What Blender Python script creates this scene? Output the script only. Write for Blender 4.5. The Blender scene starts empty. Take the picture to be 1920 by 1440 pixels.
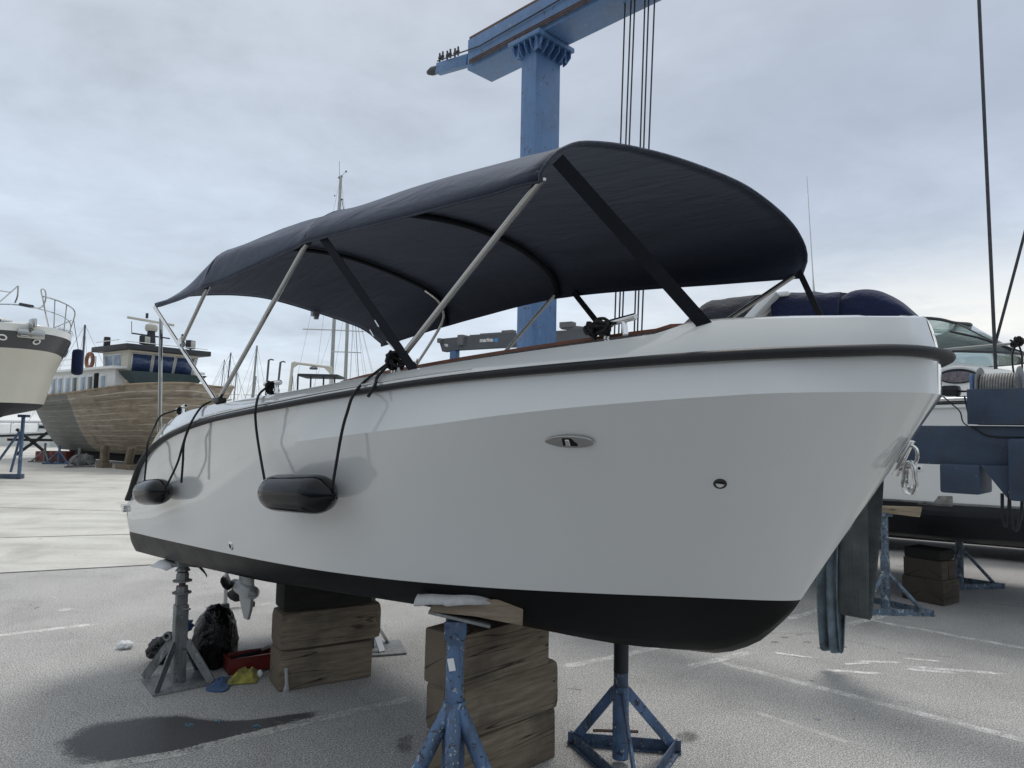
import bpy, bmesh, math, random
import numpy as np
from mathutils import Vector, Matrix, noise as mnoise
random.seed(7)
PI = math.pi
SC = bpy.context.scene
COL = SC.collection

# ------------------------------------------------------------------ camera model
F, H = 1331.0, 1.7
pitch = math.atan(84 / F); roll = 0.0185
cp, sp, cr, sr = math.cos(pitch), math.sin(pitch), math.cos(roll), math.sin(roll)
FW = Vector((0, cp, sp)); U0 = Vector((0, -sp, cp)); R0 = Vector((1, 0, 0))
RT = R0 * cr + U0 * sr; UP = U0 * cr - R0 * sr
CAM = Vector((0, 0, H))
def ray(x, y): return FW + RT * ((x - 960) / F) - UP * ((y - 720) / F)
def at(x, y, Y):
    r = ray(x, y); return CAM + r * (Y / r.y)
def gnd(x, y, z=0.0):
    r = ray(x, y); return CAM + r * ((z - H) / r.z)
def atz(x, Y, z):
    """point at depth Y and height z lying in the column x of the picture"""
    lo, hi = -3000., 4500.
    for _ in range(60):
        m = (lo + hi) / 2
        if at(x, m, Y).z > z: lo = m
        else: hi = m
    return at(x, m, Y)
cam_d = bpy.data.cameras.new("camera"); cam = bpy.data.objects.new("camera", cam_d); COL.objects.link(cam)
cam_d.sensor_width = 36; cam_d.lens = F / 1920 * 36; cam_d.clip_start = 0.05; cam_d.clip_end = 5000
M = Matrix((RT, UP, -FW)).transposed().to_4x4(); M.translation = CAM
cam.matrix_world = M
SC.camera = cam

# ------------------------------------------------------------------ tags
def tag(o, label=None, cat=None, group=None, kind=None):
    if label: o['label'] = label
    if cat: o['category'] = cat
    if group: o['group'] = group
    if kind: o['kind'] = kind
    return o
def thing(name, label, cat, loc=(0, 0, 0), rz=0, group=None):
    o = bpy.data.objects.new(name, None); COL.objects.link(o)
    o.empty_display_size = .1
    o.location = loc; o.rotation_euler = (0, 0, rz)
    return tag(o, label, cat, group)

# ------------------------------------------------------------------ mesh builder
class MB:
    def __init__(s): s.v = []; s.f = []; s.m = []; s.mi = 0; s.attr = {}
    def add(s, vs, fs):
        o = len(s.v); s.v += [tuple(v) for v in vs]
        for f in fs: s.f.append(tuple(i + o for i in f)); s.m.append(s.mi)
        return o
    def box(s, c, d, R=None, bev=0.0):
        bm = bmesh.new(); bmesh.ops.create_cube(bm, size=1)
        for v in bm.verts: v.co = Vector((v.co.x * d[0], v.co.y * d[1], v.co.z * d[2]))
        if bev > 0: bmesh.ops.bevel(bm, geom=list(bm.edges), offset=min(bev, min(d) * .45), segments=2, profile=.6, affect='EDGES')
        bm.verts.index_update()
        T = (R if R is not None else Matrix.Identity(3)); c = Vector(c)
        s.add([T @ v.co + c for v in bm.verts], [[v.index for v in f.verts] for f in bm.faces]); bm.free(); return s
    def bar(s, a, b, w, h, up=(0, 0, 1), bev=0.0):
        a, b = Vector(a), Vector(b); x = (b - a); L = x.length; x.normalize()
        y = Vector(up).cross(x)
        if y.length < 1e-4: y = Vector((0, 1, 0)).cross(x)
        y.normalize(); z = x.cross(y)
        R = Matrix((x, y, z)).transposed()
        return s.box((a + b) / 2, (L, w, h), R, bev)
    def tube(s, pts, r, n=10, closed=False, caps=True, flat=1.0, up=None):
        P = [Vector(p) for p in pts]; m = len(P)
        rs = r if isinstance(r, (list, tuple)) else [r] * m
        prev = None; rings = []
        for i in range(m):
            if closed: t = P[(i + 1) % m] - P[i - 1]
            else: t = P[min(i + 1, m - 1)] - P[max(i - 1, 0)]
            t.normalize()
            if up is not None:
                nx = Vector(up) - t * Vector(up).dot(t); nx.normalize()
            elif prev is None:
                a = Vector((0, 0, 1)) if abs(t.z) < .9 else Vector((1, 0, 0))
                nx = a - t * a.dot(t); nx.normalize()
            else:
                nx = prev - t * prev.dot(t); nx.normalize()
            prev = nx; ny = t.cross(nx)
            rings.append([P[i] + nx * (math.cos(2 * PI * k / n) * rs[i]) + ny * (math.sin(2 * PI * k / n) * rs[i] * flat) for k in range(n)])
        s.loft(rings, closed_u=True, closed_v=closed, caps=caps and not closed); return s
    def loft(s, rings, closed_u=False, closed_v=False, caps=False):
        n = len(rings[0]); m = len(rings); vs = [p for r in rings for p in r]; fs = []
        for i in range(m if closed_v else m - 1):
            j = (i + 1) % m
            for k in range(n if closed_u else n - 1):
                l = (k + 1) % n
                fs.append((i * n + k, i * n + l, j * n + l, j * n + k))
        if caps:
            fs.append(tuple(range(n))[::-1]); fs.append(tuple((m - 1) * n + k for k in range(n)))
        s.add(vs, fs); return s
    def prism(s, poly, h, T=None):
        """poly in local xy, extruded 0..h in z, T a 4x4"""
        T = T or Matrix.Identity(4); n = len(poly)
        vs = [T @ Vector((p[0], p[1], 0)) for p in poly] + [T @ Vector((p[0], p[1], h)) for p in poly]
        fs = [tuple(range(n))[::-1], tuple(range(n, 2 * n))] + [(i, (i + 1) % n, n + (i + 1) % n, n + i) for i in range(n)]
        s.add(vs, fs); return s
    def lathe(s, prof, c=(0, 0, 0), axis=(0, 0, 1), n=24):
        ax = Vector(axis).normalized(); a = Vector((1, 0, 0)) if abs(ax.x) < .9 else Vector((0, 1, 0))
        x = (a - ax * a.dot(ax)).normalized(); y = ax.cross(x); c = Vector(c)
        s.loft([[c + ax * h + x * (r * math.cos(2 * PI * k / n)) + y * (r * math.sin(2 * PI * k / n)) for k in range(n)] for r, h in prof], closed_u=True, caps=True); return s
    def ball(s, c, r, sc=(1, 1, 1), n=12, R=None):
        c = Vector(c); rings = []
        for i in range(n + 1):
            th = PI * i / n; rr = max(math.sin(th), 1e-3)
            ring = []
            for k in range(n * 2):
                v = Vector((rr * math.cos(PI * k / n) * sc[0], rr * math.sin(PI * k / n) * sc[1], math.cos(th) * sc[2])) * r
                ring.append(c + (R @ v if R is not None else v))
            rings.append(ring)
        s.loft(rings[::-1], closed_u=True, caps=True); return s
    def build(s, name, mat, parent=None, smooth=35, bev=0, solid=None, sub=0, world=False):
        me = bpy.data.meshes.new(name); me.from_pydata(s.v, [], s.f); 
        mats = mat if isinstance(mat, (list, tuple)) else [mat]
        for x in mats: me.materials.append(x)
        if len(mats) > 1: me.polygons.foreach_set('material_index', s.m)
        for k, vals in s.attr.items():
            a = me.attributes.new(k, 'FLOAT', 'POINT'); a.data.foreach_set('value', vals)
        bm = bmesh.new(); bm.from_mesh(me)
        if not s.attr: bmesh.ops.remove_doubles(bm, verts=bm.verts, dist=1e-5)
        bmesh.ops.recalc_face_normals(bm, faces=bm.faces); bm.to_mesh(me); bm.free()
        if smooth:
            me.polygons.foreach_set('use_smooth', [True] * len(me.polygons)); me.set_sharp_from_angle(angle=math.radians(smooth))
        o = bpy.data.objects.new(name, me); COL.objects.link(o)
        if parent is not None:
            o.parent = parent
            if world:   # vertices given in world coordinates
                me.transform(pmw(parent).inverted())
        if solid: md = o.modifiers.new('solid', 'SOLIDIFY'); md.thickness = solid; md.offset = 0
        if bev: md = o.modifiers.new('bevel', 'BEVEL'); md.width = bev; md.segments = 2; md.limit_method = 'ANGLE'
        if sub: md = o.modifiers.new('sub', 'SUBSURF'); md.levels = sub; md.render_levels = sub
        return o
def lmat(o): return Matrix.LocRotScale(o.location, o.rotation_euler, o.scale)
def pmw(o):
    m = lmat(o)
    while o.parent is not None: o = o.parent; m = lmat(o) @ m
    return m
def spline(pts, n=8, closed=False):
    P = [Vector(p) for p in pts]; out = []; m = len(P)
    for i in range(m if closed else m - 1):
        p1, p2 = P[i], P[(i + 1) % m]
        p0 = P[i - 1] if (i > 0 or closed) else p1 * 2 - p2
        p3 = P[(i + 2) % m] if (i + 2 < m or closed) else p2 * 2 - p1
        for k in range(n):
            t = k / n
            out.append(.5 * ((2 * p1) + (p2 - p0) * t + (2 * p0 - 5 * p1 + 4 * p2 - p3) * t * t + (3 * p1 - p0 - 3 * p2 + p3) * t ** 3))
    if not closed: out.append(P[-1])
    return out
def copy_tree(o, parent=None):
    c = o.copy(); COL.objects.link(c); c.parent = parent
    for ch in [x for x in SC.objects if x.parent == o]: copy_tree(ch, c)
    return c

# ------------------------------------------------------------------ materials
class NT:
    def __init__(s, name):
        s.mat = bpy.data.materials.new(name); s.mat.use_nodes = True; s.t = s.mat.node_tree; s.n = s.t.nodes; s.l = s.t.links
        s.p = s.n['Principled BSDF']; s.out = s.n['Material Output']; s._c = None
    def node(s, typ, **k):
        x = s.n.new(typ)
        for a, b in k.items(): setattr(x, a, b)
        return x
    def set(s, sock, v):
        if isinstance(v, bpy.types.NodeSocket): s.l.new(v, sock)
        elif isinstance(v, (tuple, list)) and len(v) == 3 and sock.type == 'RGBA': sock.default_value = (*v, 1)
        else: sock.default_value = v
    def coord(s, which='Object', scale=(1, 1, 1), rot=(0, 0, 0)):
        c = s.node('ShaderNodeTexCoord'); m = s.node('ShaderNodeMapping'); m.inputs['Scale'].default_value = scale; m.inputs['Rotation'].default_value = rot
        s.l.new(c.outputs[which], m.inputs['Vector']); return m.outputs['Vector']
    def geo(s, scale=(1, 1, 1)):
        c = s.node('ShaderNodeNewGeometry'); m = s.node('ShaderNodeMapping'); m.inputs['Scale'].default_value = scale
        s.l.new(c.outputs['Position'], m.inputs['Vector']); return m.outputs['Vector']
    def noise(s, vec, scale=5, detail=4, rough=.55, dist=0, w=None):
        x = s.node('ShaderNodeTexNoise'); x.inputs['Scale'].default_value = scale; x.inputs['Detail'].default_value = detail
        x.inputs['Roughness'].default_value = rough; x.inputs['Distortion'].default_value = dist
        s.l.new(vec, x.inputs['Vector'])
        return x.outputs['Fac']
    def voro(s, vec, scale=5, feature='F1'):
        x = s.node('ShaderNodeTexVoronoi'); x.feature = feature; x.inputs['Scale'].default_value = scale; s.l.new(vec, x.inputs['Vector']); return x.outputs
    def ramp(s, fac, stops, interp='LINEAR'):
        x = s.node('ShaderNodeValToRGB'); e = x.color_ramp.elements; x.color_ramp.interpolation = interp
        while len(e) < len(stops): e.new(.5)
        for el, (p, c) in zip(e, stops):
            el.position = p; el.color = (*c, 1) if isinstance(c, (tuple, list)) else (c, c, c, 1)
        s.l.new(fac, x.inputs['Fac']); return x.outputs['Color']
    def mix(s, fac, a, b, blend='MIX'):
        x = s.node('ShaderNodeMix', data_type='RGBA', blend_type=blend)
        s.set(x.inputs[0], fac); s.set(x.inputs[6], a); s.set(x.inputs[7], b); return x.outputs[2]
    def math(s, op, a, b=0.0, c=None):
        x = s.node('ShaderNodeMath', operation=op); s.set(x.inputs[0], a); s.set(x.inputs[1], b)
        if c is not None: s.set(x.inputs[2], c)
        return x.outputs[0]
    def attr(s, name):
        x = s.node('ShaderNodeAttribute'); x.attribute_name = name; return x.outputs['Fac']
    def bump(s, h, strength=.3, dist=.01, prev=None):
        x = s.node('ShaderNodeBump'); x.inputs['Strength'].default_value = strength; x.inputs['Distance'].default_value = dist
        s.l.new(h, x.inputs['Height'])
        if prev is not None: s.l.new(prev, x.inputs['Normal'])
        return x.outputs['Normal']
    def fin(s, color=None, rough=None, metal=None, normal=None, spec=None, coat=None, sheen=None, trans=None, ior=None):
        I = s.p.inputs
        for nm, v in (('Base Color', color), ('Roughness', rough), ('Metallic', metal), ('Normal', normal), ('Specular IOR Level', spec), ('Coat Weight', coat), ('Sheen Weight', sheen), ('Transmission Weight', trans), ('IOR', ior)):
            if v is not None: s.set(I[nm], v)
        return s.mat
def simple(name, c, rough=.5, metal=0, var=.15, scale=6, bump=0, bscale=40, spec=None, coat=None, sheen=None, rvar=.1):
    t = NT(name); v = t.coord('Object')
    n = t.noise(v, scale, 5); a = tuple(x * (1 - var) for x in c); b = tuple(min(1, x * (1 + var)) for x in c)
    colr = t.ramp(n, [(.3, a), (.7, b)])
    r = t.ramp(n, [(.3, max(0, rough - rvar * rough)), (.7, min(1, rough + rvar * rough))])
    nm = t.bump(t.noise(v, bscale, 3), bump, .004 if bscale > 15 else .03) if bump else None
    return t.fin(colr, r, metal, nm, spec=spec, coat=coat, sheen=sheen)
def paint_worn(name, c, rust=(.10, .05, .03), chip=(.5, .55, .6), rough=.45, amount=.4, rscale=9, dirt=.35):
    """amount 0..1: how much of the coat is chipped, over-sprayed or rusted through"""
    t = NT(name); v = t.coord('Object')
    n1 = t.noise(v, 3.5, 6, .6); n3 = t.noise(t.coord('Object', (9, 9, 1.1)), 3, 5, .6); n4 = t.noise(v, rscale * .8, 5, .6)
    base = t.ramp(n1, [(.3, tuple(x * (1 - dirt) for x in c)), (.5, c), (.7, tuple(min(1, x * (1 + .35 * dirt) + .02 * dirt) for x in c))])
    base = t.mix(t.ramp(n4, [(.52, 0.), (.66, dirt * .9)]), base, tuple(x * .5 + .035 for x in c))
    base = t.mix(t.ramp(n3, [(.50, 0.), (.70, dirt)]), base, (.055, .055, .058))
    n2 = t.noise(v, rscale * 3.2, 5, .65, .6); th = .70 - .14 * amount
    base = t.mix(t.ramp(n2, [(th, 0.), (th + .015, .95)]), base, rust)
    n5 = t.noise(t.coord('Object', (1, 1, .55)), rscale * 4.1, 4, .7, .8); th = .72 - .14 * amount
    base = t.mix(t.ramp(n5, [(th, 0.), (th + .012, .9)]), base, chip)
    nb = t.bump(n2, .3, .004, t.bump(t.noise(v, rscale * 9, 3), .25, .003))
    return t.fin(base, t.ramp(n1, [(.3, rough - .08), (.7, rough + .15)]), 0, nb)

MT = {}
MT['gelcoat'] = simple('white_gelcoat', (.66, .675, .67), .12, 0, .012, 1.5, coat=1.0, rvar=.2)
MT['gelcoat'].node_tree.nodes['Principled BSDF'].inputs['Coat Roughness'].default_value = .03
def _anti():
    t = NT('black_antifouling'); v = t.coord('Object')
    n = t.noise(v, 4, 6, .6); n2 = t.noise(v, 90, 3)
    return t.fin(t.ramp(n, [(.3, (.0022, .0024, .003)), (.7, (.004, .0043, .005))]), t.ramp(n, [(.3, .30), (.7, .46)]), 0, t.bump(n2, .10, .002), spec=.20)
MT['antifoul'] = _anti()
MT['rubber'] = simple('dark_rubber', (.026, .028, .032), .5, 0, .2, 8, .05, spec=.25)
def _canvas():
    t = NT('charcoal_canvas'); v = t.coord('Object')
    n = t.noise(v, 2.2, 5, .6); w = t.noise(t.coord('Object', (1, 1, 1)), 420, 2)
    wr = t.noise(t.coord('Object', (1.6, 5, 3)), 1.6, 5, .55, .6)
    b1 = t.bump(wr, .45, .03); b2 = t.bump(w, .15, .0015, b1)
    m = t.fin(t.ramp(n, [(.3, (.0125, .0175, .034)), (.7, (.018, .0245, .045))]), .72, 0, b2, sheen=.30, spec=.35)
    m.node_tree.nodes['Principled BSDF'].inputs['Sheen Tint'].default_value = (.7, .8, 1., 1)
    t.p.inputs['Sheen Roughness'].default_value = .45
    return m
MT['canvas'] = _canvas()
MT['webbing'] = simple('black_webbing', (.011, .013, .018), .8, 0, .2, 60, .3, 300, spec=.2)
MT['steel'] = simple('polished_stainless', (.46, .455, .44), .07, 1, .03, 5)
MT['chrome'] = simple('chromed_fitting', (.70, .70, .69), .08, 1, .03, 5)
MT['teak'] = simple('varnished_teak', (.16, .055, .028), .35, 0, .3, 12)
MT['rope'] = simple('black_rope', (.008, .008, .009), .75, 0, .3, 80, .6, 250)
MT['fender'] = simple('glossy_black_vinyl', (.004, .005, .007), .06, 0, .1, 4, spec=.26)
MT['black_plastic'] = simple('black_plastic', (.012, .012, .013), .4, 0, .15, 10)
MT['void'] = simple('dark_opening', (.004, .004, .004), .9)
MT['blue_jack'] = paint_worn('worn_blue_paint', (.085, .155, .285), (.030, .032, .042), (.34, .39, .44), .5, .75, 9, .7)
MT['blue_jack_dark'] = paint_worn('worn_dark_blue_paint', (.055, .095, .17), (.03, .028, .03), (.33, .36, .39), .55, .75, 10, .75)
MT['pale_jack'] = paint_worn('faded_whitish_blue_paint', (.13, .19, .26), (.05, .045, .05), (.44, .47, .50), .55, .95, 7, .7)
MT['grey_jack'] = paint_worn('grey_galvanised_steel', (.19, .20, .205), (.06, .055, .05), (.36, .37, .38), .5, .5, 8, .6)
MT['lift_blue'] = paint_worn('faded_light_blue_paint', (.115, .225, .425), (.09, .07, .06), (.30, .37, .47), .42, .42, 5, .22)
MT['lift_navy'] = paint_worn('matt_navy_paint', (.036, .060, .105), (.05, .05, .055), (.16, .20, .27), .5, .3, 6, .4)
MT['rust'] = simple('rusty_steel', (.13, .085, .07), .75, 0, .4, 9, .4)
MT['wire'] = simple('greasy_wire_rope', (.060, .063, .068), .5, .5, .3, 60)
MT['wire_grey'] = simple('wound_wire_rope', (.22, .22, .215), .5, .4, .25, 40)
MT['white_paint'] = simple('white_boat_paint', (.78, .79, .78), .25, 0, .03, 3)
MT['cream'] = simple('cream_hull_paint', (.60, .58, .51), .3, 0, .04, 1.2)
MT['graphite'] = simple('graphite_hull_paint', (.055, .058, .066), .25, 0, .1, 1)
MT['navy_black'] = simple('dark_bottom_paint', (.012, .013, .020), .6, 0, .3, 3, .1)
MT['navy_canvas'] = simple('navy_canvas', (.012, .018, .055), .85, 0, .3, 3, 1.0, 7, sheen=.1, spec=.2)
MT['grey_canvas'] = simple('dark_grey_canvas', (.030, .033, .042), .85, 0, .25, 3, 1.0, 8, sheen=.1, spec=.2)
MT['green_paint'] = simple('dark_green_paint', (.030, .060, .068), .45, 0, .15, 3)
MT['roof_dark'] = simple('dark_roof_paint', (.030, .034, .042), .6, 0, .2, 3)
MT['lamp_glass'] = simple('lamp_glass', (.42, .43, .40), .2, 0, .2, 10)
MT['curtain'] = simple('blue_curtain_behind_glass', (.055, .085, .19), .12, 0, .25, 12)
MT['pane_light'] = simple('pale_window_pane', (.25, .33, .42), .1, 0, .3, 3)
MT['pane_dark'] = simple('dark_window_pane', (.035, .042, .05), .08, 0, .2, 3)
def _glass(name, tint):
    t = NT(name); return t.fin(tint, .05, 0, trans=.85, ior=1.3)
MT['glass'] = _glass('greenish_windscreen', (.62, .74, .72))
MT['mast'] = simple('aluminium_mast', (.42, .42, .40), .45, .3, .08, 2)
MT['stay'] = simple('rigging_wire', (.33, .35, .38), .5, .3, .1, 2)
MT['mast_dark'] = simple('dark_spar', (.13, .13, .135), .5, 0, .1, 2)
MT['crane_grey'] = simple('dark_grey_crane_paint', (.085, .092, .105), .5, 0, .15, 1)
MT['sign_white'] = simple('white_lettering', (.75, .76, .76), .5, 0, .02, 3)
MT['sign_blue'] = simple('blue_lettering', (.10, .33, .66), .5, 0, .02, 3)
MT['red_plastic'] = simple('red_plastic', (.13, .013, .012), .4, 0, .2, 9)
MT['red_crate'] = simple('faded_red_crate', (.22, .06, .06), .6, 0, .25, 5)
MT['blue_cloth'] = simple('blue_cloth', (.035, .085, .20), .85, 0, .35, 22, .9, 28, sheen=.2)
MT['yellow_cloth'] = simple('dirty_yellow_cloth', (.30, .275, .06), .85, 0, .55, 15, .9, 26, sheen=.2)
MT['paper'] = simple('white_paper', (.72, .74, .76), .7, 0, .05, 20)
MT['carpet'] = simple('pale_grey_carpet', (.46, .46, .47), .95, 0, .10, 30, .8, 260, sheen=.3)
MT['engine_grey'] = simple('grey_engine_paint', (.33, .345, .35), .3, 0, .06, 4)
MT['alu'] = simple('brushed_aluminium', (.55, .56, .56), .35, .8, .06, 8)
MT['car_paint'] = simple('black_car_paint', (.010, .010, .012), .25, 0, .1, 2)
MT['tyre'] = simple('tyre_rubber', (.018, .018, .019), .8, 0, .2, 9)
MT['bronze'] = simple('dull_lifebuoy_orange', (.26, .12, .07), .6, 0, .3, 6)
def _bag():
    t = NT('black_bin_bag'); v = t.coord('Object')
    fold = t.noise(t.coord('Object', (1, 1, .55)), 11, 4, .55, 1.2); fold = t.math('ABSOLUTE', t.math('SUBTRACT', fold, .5))
    b = t.bump(fold, .8, .05, t.bump(t.noise(v, 34, 3, .6, .8), .35, .01))
    return t.fin((.004, .004, .0045), .16, 0, b, spec=.4)
MT['bag'] = _bag()
def _wood(name, c1, c2, dark):
    t = NT(name); oi = t.node('ShaderNodeObjectInfo')
    add = t.node('ShaderNodeVectorMath', operation='ADD'); c = t.node('ShaderNodeTexCoord'); sc = t.node('ShaderNodeVectorMath', operation='SCALE')
    cmb = t.node('ShaderNodeCombineXYZ'); 
    for k in range(3): t.l.new(oi.outputs['Random'], cmb.inputs[k])
    t.l.new(cmb.outputs[0], sc.inputs[0]); sc.inputs['Scale'].default_value = 37
    t.l.new(c.outputs['Object'], add.inputs[0]); t.l.new(sc.outputs[0], add.inputs[1])
    mp = t.node('ShaderNodeMapping'); mp.inputs['Scale'].default_value = (1.1, 13, 13); t.l.new(add.outputs[0], mp.inputs['Vector'])
    g = t.noise(mp.outputs[0], 3.6, 8, .66, .25); big = t.noise(add.outputs[0], 2.6, 5, .6)
    mp2 = t.node('ShaderNodeMapping'); mp2.inputs['Scale'].default_value = (.22, 5, 5); t.l.new(add.outputs[0], mp2.inputs['Vector'])
    cr_ = t.noise(mp2.outputs[0], 2.2, 2, .5, .2)
    base = t.ramp(g, [(.28, tuple(x * .60 for x in c1)), (.48, c1), (.68, c2)])
    stain = t.ramp(big, [(.50, 0.), (.70, .75)])
    base = t.mix(stain, base, dark)
    crack = t.math('MULTIPLY', t.ramp(t.math('ABSOLUTE', t.math('SUBTRACT', cr_, .5)), [(.0, 1.), (.006, 0.)]), t.ramp(big, [(.38, 0.), (.5, 1.)]))
    base = t.mix(crack, base, (.018, .014, .010))
    mpk = t.node('ShaderNodeMapping'); mpk.inputs['Scale'].default_value = (2.6, 6, 6); t.l.new(add.outputs[0], mpk.inputs['Vector'])
    kn = t.voro(mpk.outputs[0], 1.0)
    knot = t.ramp(kn['Distance'], [(.04, .9), (.09, .35), (.13, 0.)])
    base = t.mix(knot, base, (.055, .034, .02))
    # sawn ends: growth rings seen on the faces across the grain
    no = t.node('ShaderNodeSeparateXYZ'); t.l.new(c.outputs['Normal'], no.inputs[0])
    endm = t.ramp(t.math('ABSOLUTE', no.outputs[0]), [(.75, 0.), (.9, 1.)])
    so_ = t.node('ShaderNodeSeparateXYZ'); t.l.new(c.outputs['Object'], so_.inputs[0])
    yy = t.math('ADD', so_.outputs[1], .03); zz = t.math('SUBTRACT', so_.outputs[2], .02)
    rad = t.math('SQRT', t.math('ADD', t.math('MULTIPLY', yy, yy), t.math('MULTIPLY', zz, zz)))
    rad = t.math('ADD', rad, t.math('MULTIPLY', big, .03))
    ring = t.ramp(t.math('FRACT', t.math('MULTIPLY', rad, 75.)), [(.0, .75), (.5, 1.05), (.95, .85)])
    ang = t.math('ARCTAN2', yy, zz); ray_ = t.ramp(t.math('FRACT', t.math('MULTIPLY', ang, .48)), [(.0, .25), (.02, .35), (.035, 1.), (1., 1.)])
    endc = t.mix(1.0, t.mix(stain, tuple(x * .78 for x in c1), dark), ring, 'MULTIPLY'); endc = t.mix(1.0, endc, ray_, 'MULTIPLY')
    base = t.mix(endm, base, endc)
    h = t.math('SUBTRACT', g, crack)
    return t.fin(base, .85, 0, t.bump(h, .45, .006))
MT['wood'] = _wood('weathered_timber', (.215, .172, .125), (.305, .250, .185), (.088, .073, .058))
MT['wood_mid'] = _wood('dark_brown_timber', (.085, .070, .053), (.125, .106, .080), (.040, .034, .028))  # same grain in a darker brown tone
MT['wood_pale'] = _wood('pale_timber', (.30, .24, .17), (.40, .33, .24), (.12, .10, .08))
MT['wood_dark'] = _wood('near_black_timber', (.018, .0165, .0145), (.032, .029, .025), (.010, .010, .010))  # same grain in a near-black tone
def _sling():
    t = NT('grey_lifting_webbing'); v = t.coord('Object')
    n = t.noise(v, 6, 5, .6); st = t.noise(t.coord('Object', (30, 30, .8)), 4, 3); 
    c = t.ramp(n, [(.3, (.050, .060, .062)), (.7, (.105, .120, .125))])
    c = t.mix(t.ramp(st, [(.5, 0.), (.75, .6)]), c, (.035, .04, .045))
    return t.fin(c, .85, 0, t.bump(t.noise(v, 180, 2), .4, .003))
MT['sling'] = _sling()
MT['sling_blue'] = simple('faded_blue_webbing', (.125, .165, .195), .85, 0, .5, 9, .5, 120)

# ------------------------------------------------------------------ sky and sun
w = bpy.data.worlds.new("World"); SC.world = w; w.use_nodes = True
nt = w.node_tree; N = nt.nodes; Lk = nt.links
bg = N['Background']
sky = N.new('ShaderNodeTexSky'); sky.sky_type = 'NISHITA'; sky.sun_disc = False
SUN_EL, SUN_AZ = math.radians(58), math.radians(18)        # azimuth clockwise from +Y (view direction)
sky.sun_elevation = SUN_EL; sky.sun_rotation = SUN_AZ; sky.dust_density = 2.5
def wn(t, **k):
    x = N.new(t)
    for a, b in k.items(): setattr(x, a, b)
    return x
tc = wn('ShaderNodeTexCoord')
sep = wn('ShaderNodeSeparateXYZ'); Lk.new(tc.outputs['Generated'], sep.inputs[0])
def wmath(op, a, b=0.0, c=None):
    x = wn('ShaderNodeMath', operation=op)
    for i, v in enumerate((a, b, c)):
        if v is None: continue
        if isinstance(v, bpy.types.NodeSocket): Lk.new(v, x.inputs[i])
        else: x.inputs[i].default_value = v
    return x.outputs[0]
zc = wmath('MAXIMUM', sep.outputs[2], 0.0)
den = wmath('ADD', zc, 0.16)                               # flat cloud deck projection
px_ = wmath('DIVIDE', sep.outputs[0], den); py_ = wmath('DIVIDE', sep.outputs[1], den)
cmb = wn('ShaderNodeCombineXYZ'); Lk.new(px_, cmb.inputs[0]); Lk.new(py_, cmb.inputs[1])
def wnoise(scale, detail, rough, off, dist=0.0):
    mp = wn('ShaderNodeMapping'); mp.inputs['Location'].default_value = off; Lk.new(cmb.outputs[0], mp.inputs['Vector'])
    x = wn('ShaderNodeTexNoise'); x.inputs['Scale'].default_value = scale; x.inputs['Detail'].default_value = detail; x.inputs['Roughness'].default_value = rough; x.inputs['Distortion'].default_value = dist
    Lk.new(mp.outputs[0], x.inputs['Vector']); return x.outputs['Fac']
def wramp(fac, stops):
    x = wn('ShaderNodeValToRGB'); e = x.color_ramp.elements
    while len(e) < len(stops): e.new(.5)
    for el, (p, c) in zip(e, stops): el.position = p; el.color = (*c, 1) if isinstance(c, tuple) else (c, c, c, 1)
    Lk.new(fac, x.inputs['Fac']); return x.outputs['Color']
def wmix(fac, a, b, blend='MIX'):
    x = wn('ShaderNodeMix', data_type='RGBA', blend_type=blend)
    for s_, v in ((x.inputs[0], fac), (x.inputs[6], a), (x.inputs[7], b)):
        if isinstance(v, bpy.types.NodeSocket): Lk.new(v, s_)
        elif isinstance(v, tuple): s_.default_value = (*v, 1)
        else: s_.default_value = v
    return x.outputs[2]
n_big = wnoise(.55, 5, .55, (2.3, 1.1, 0)); n_mid = wnoise(1.7, 6, .6, (5.2, 3.7, 0), .4); n_fine = wnoise(5, 5, .6, (1.2, 8.7, 0), .3)
elev = wramp(zc, [(.0, (.74, .78, .80)), (.10, (.58, .66, .755)), (.28, (.54, .615, .715)), (.55, (.54, .585, .655)), (1., (.62, .625, .625))])
tone = wmath('ADD', wmath('MULTIPLY', n_big, .45), wmath('ADD', wmath('MULTIPLY', n_mid, .38), wmath('MULTIPLY', n_fine, .17)))
shade = wramp(tone, [(.36, .78), (.46, .95), (.54, 1.05), (.64, 1.24)])
cl = wmix(1.0, elev, shade, 'MULTIPLY')
# brighter, warmer break in the cloud low to the right, darker deck above it
az = wmath('ARCTAN2', sep.outputs[0], sep.outputs[1])
daz = wmath('DIVIDE', wmath('SUBTRACT', az, .56), .36); dz = wmath('DIVIDE', wmath('SUBTRACT', zc, .13), .080)
g = wmath('EXPONENT', wmath('MULTIPLY', wmath('ADD', wmath('MULTIPLY', daz, daz), wmath('MULTIPLY', dz, dz)), -1.0))
gn = wmath('MULTIPLY', g, wramp(n_mid, [(.36, .35), (.56, 1.)]))
cl = wmix(wmath('MULTIPLY', gn, .95), cl, (.96, .945, .88))
d2a = wmath('DIVIDE', wmath('SUBTRACT', az, .52), .52); d2z = wmath('DIVIDE', wmath('SUBTRACT', zc, .40), .20)
g2 = wmath('EXPONENT', wmath('MULTIPLY', wmath('ADD', wmath('MULTIPLY', d2a, d2a), wmath('MULTIPLY', d2z, d2z)), -1.0))
cl = wmix(wmath('MULTIPLY', g2, .85), cl, wmix(1.0, (.345, .40, .495), wramp(tone, [(.38, .90), (.5, 1.0), (.62, 1.12)]), 'MULTIPLY'))
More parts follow.
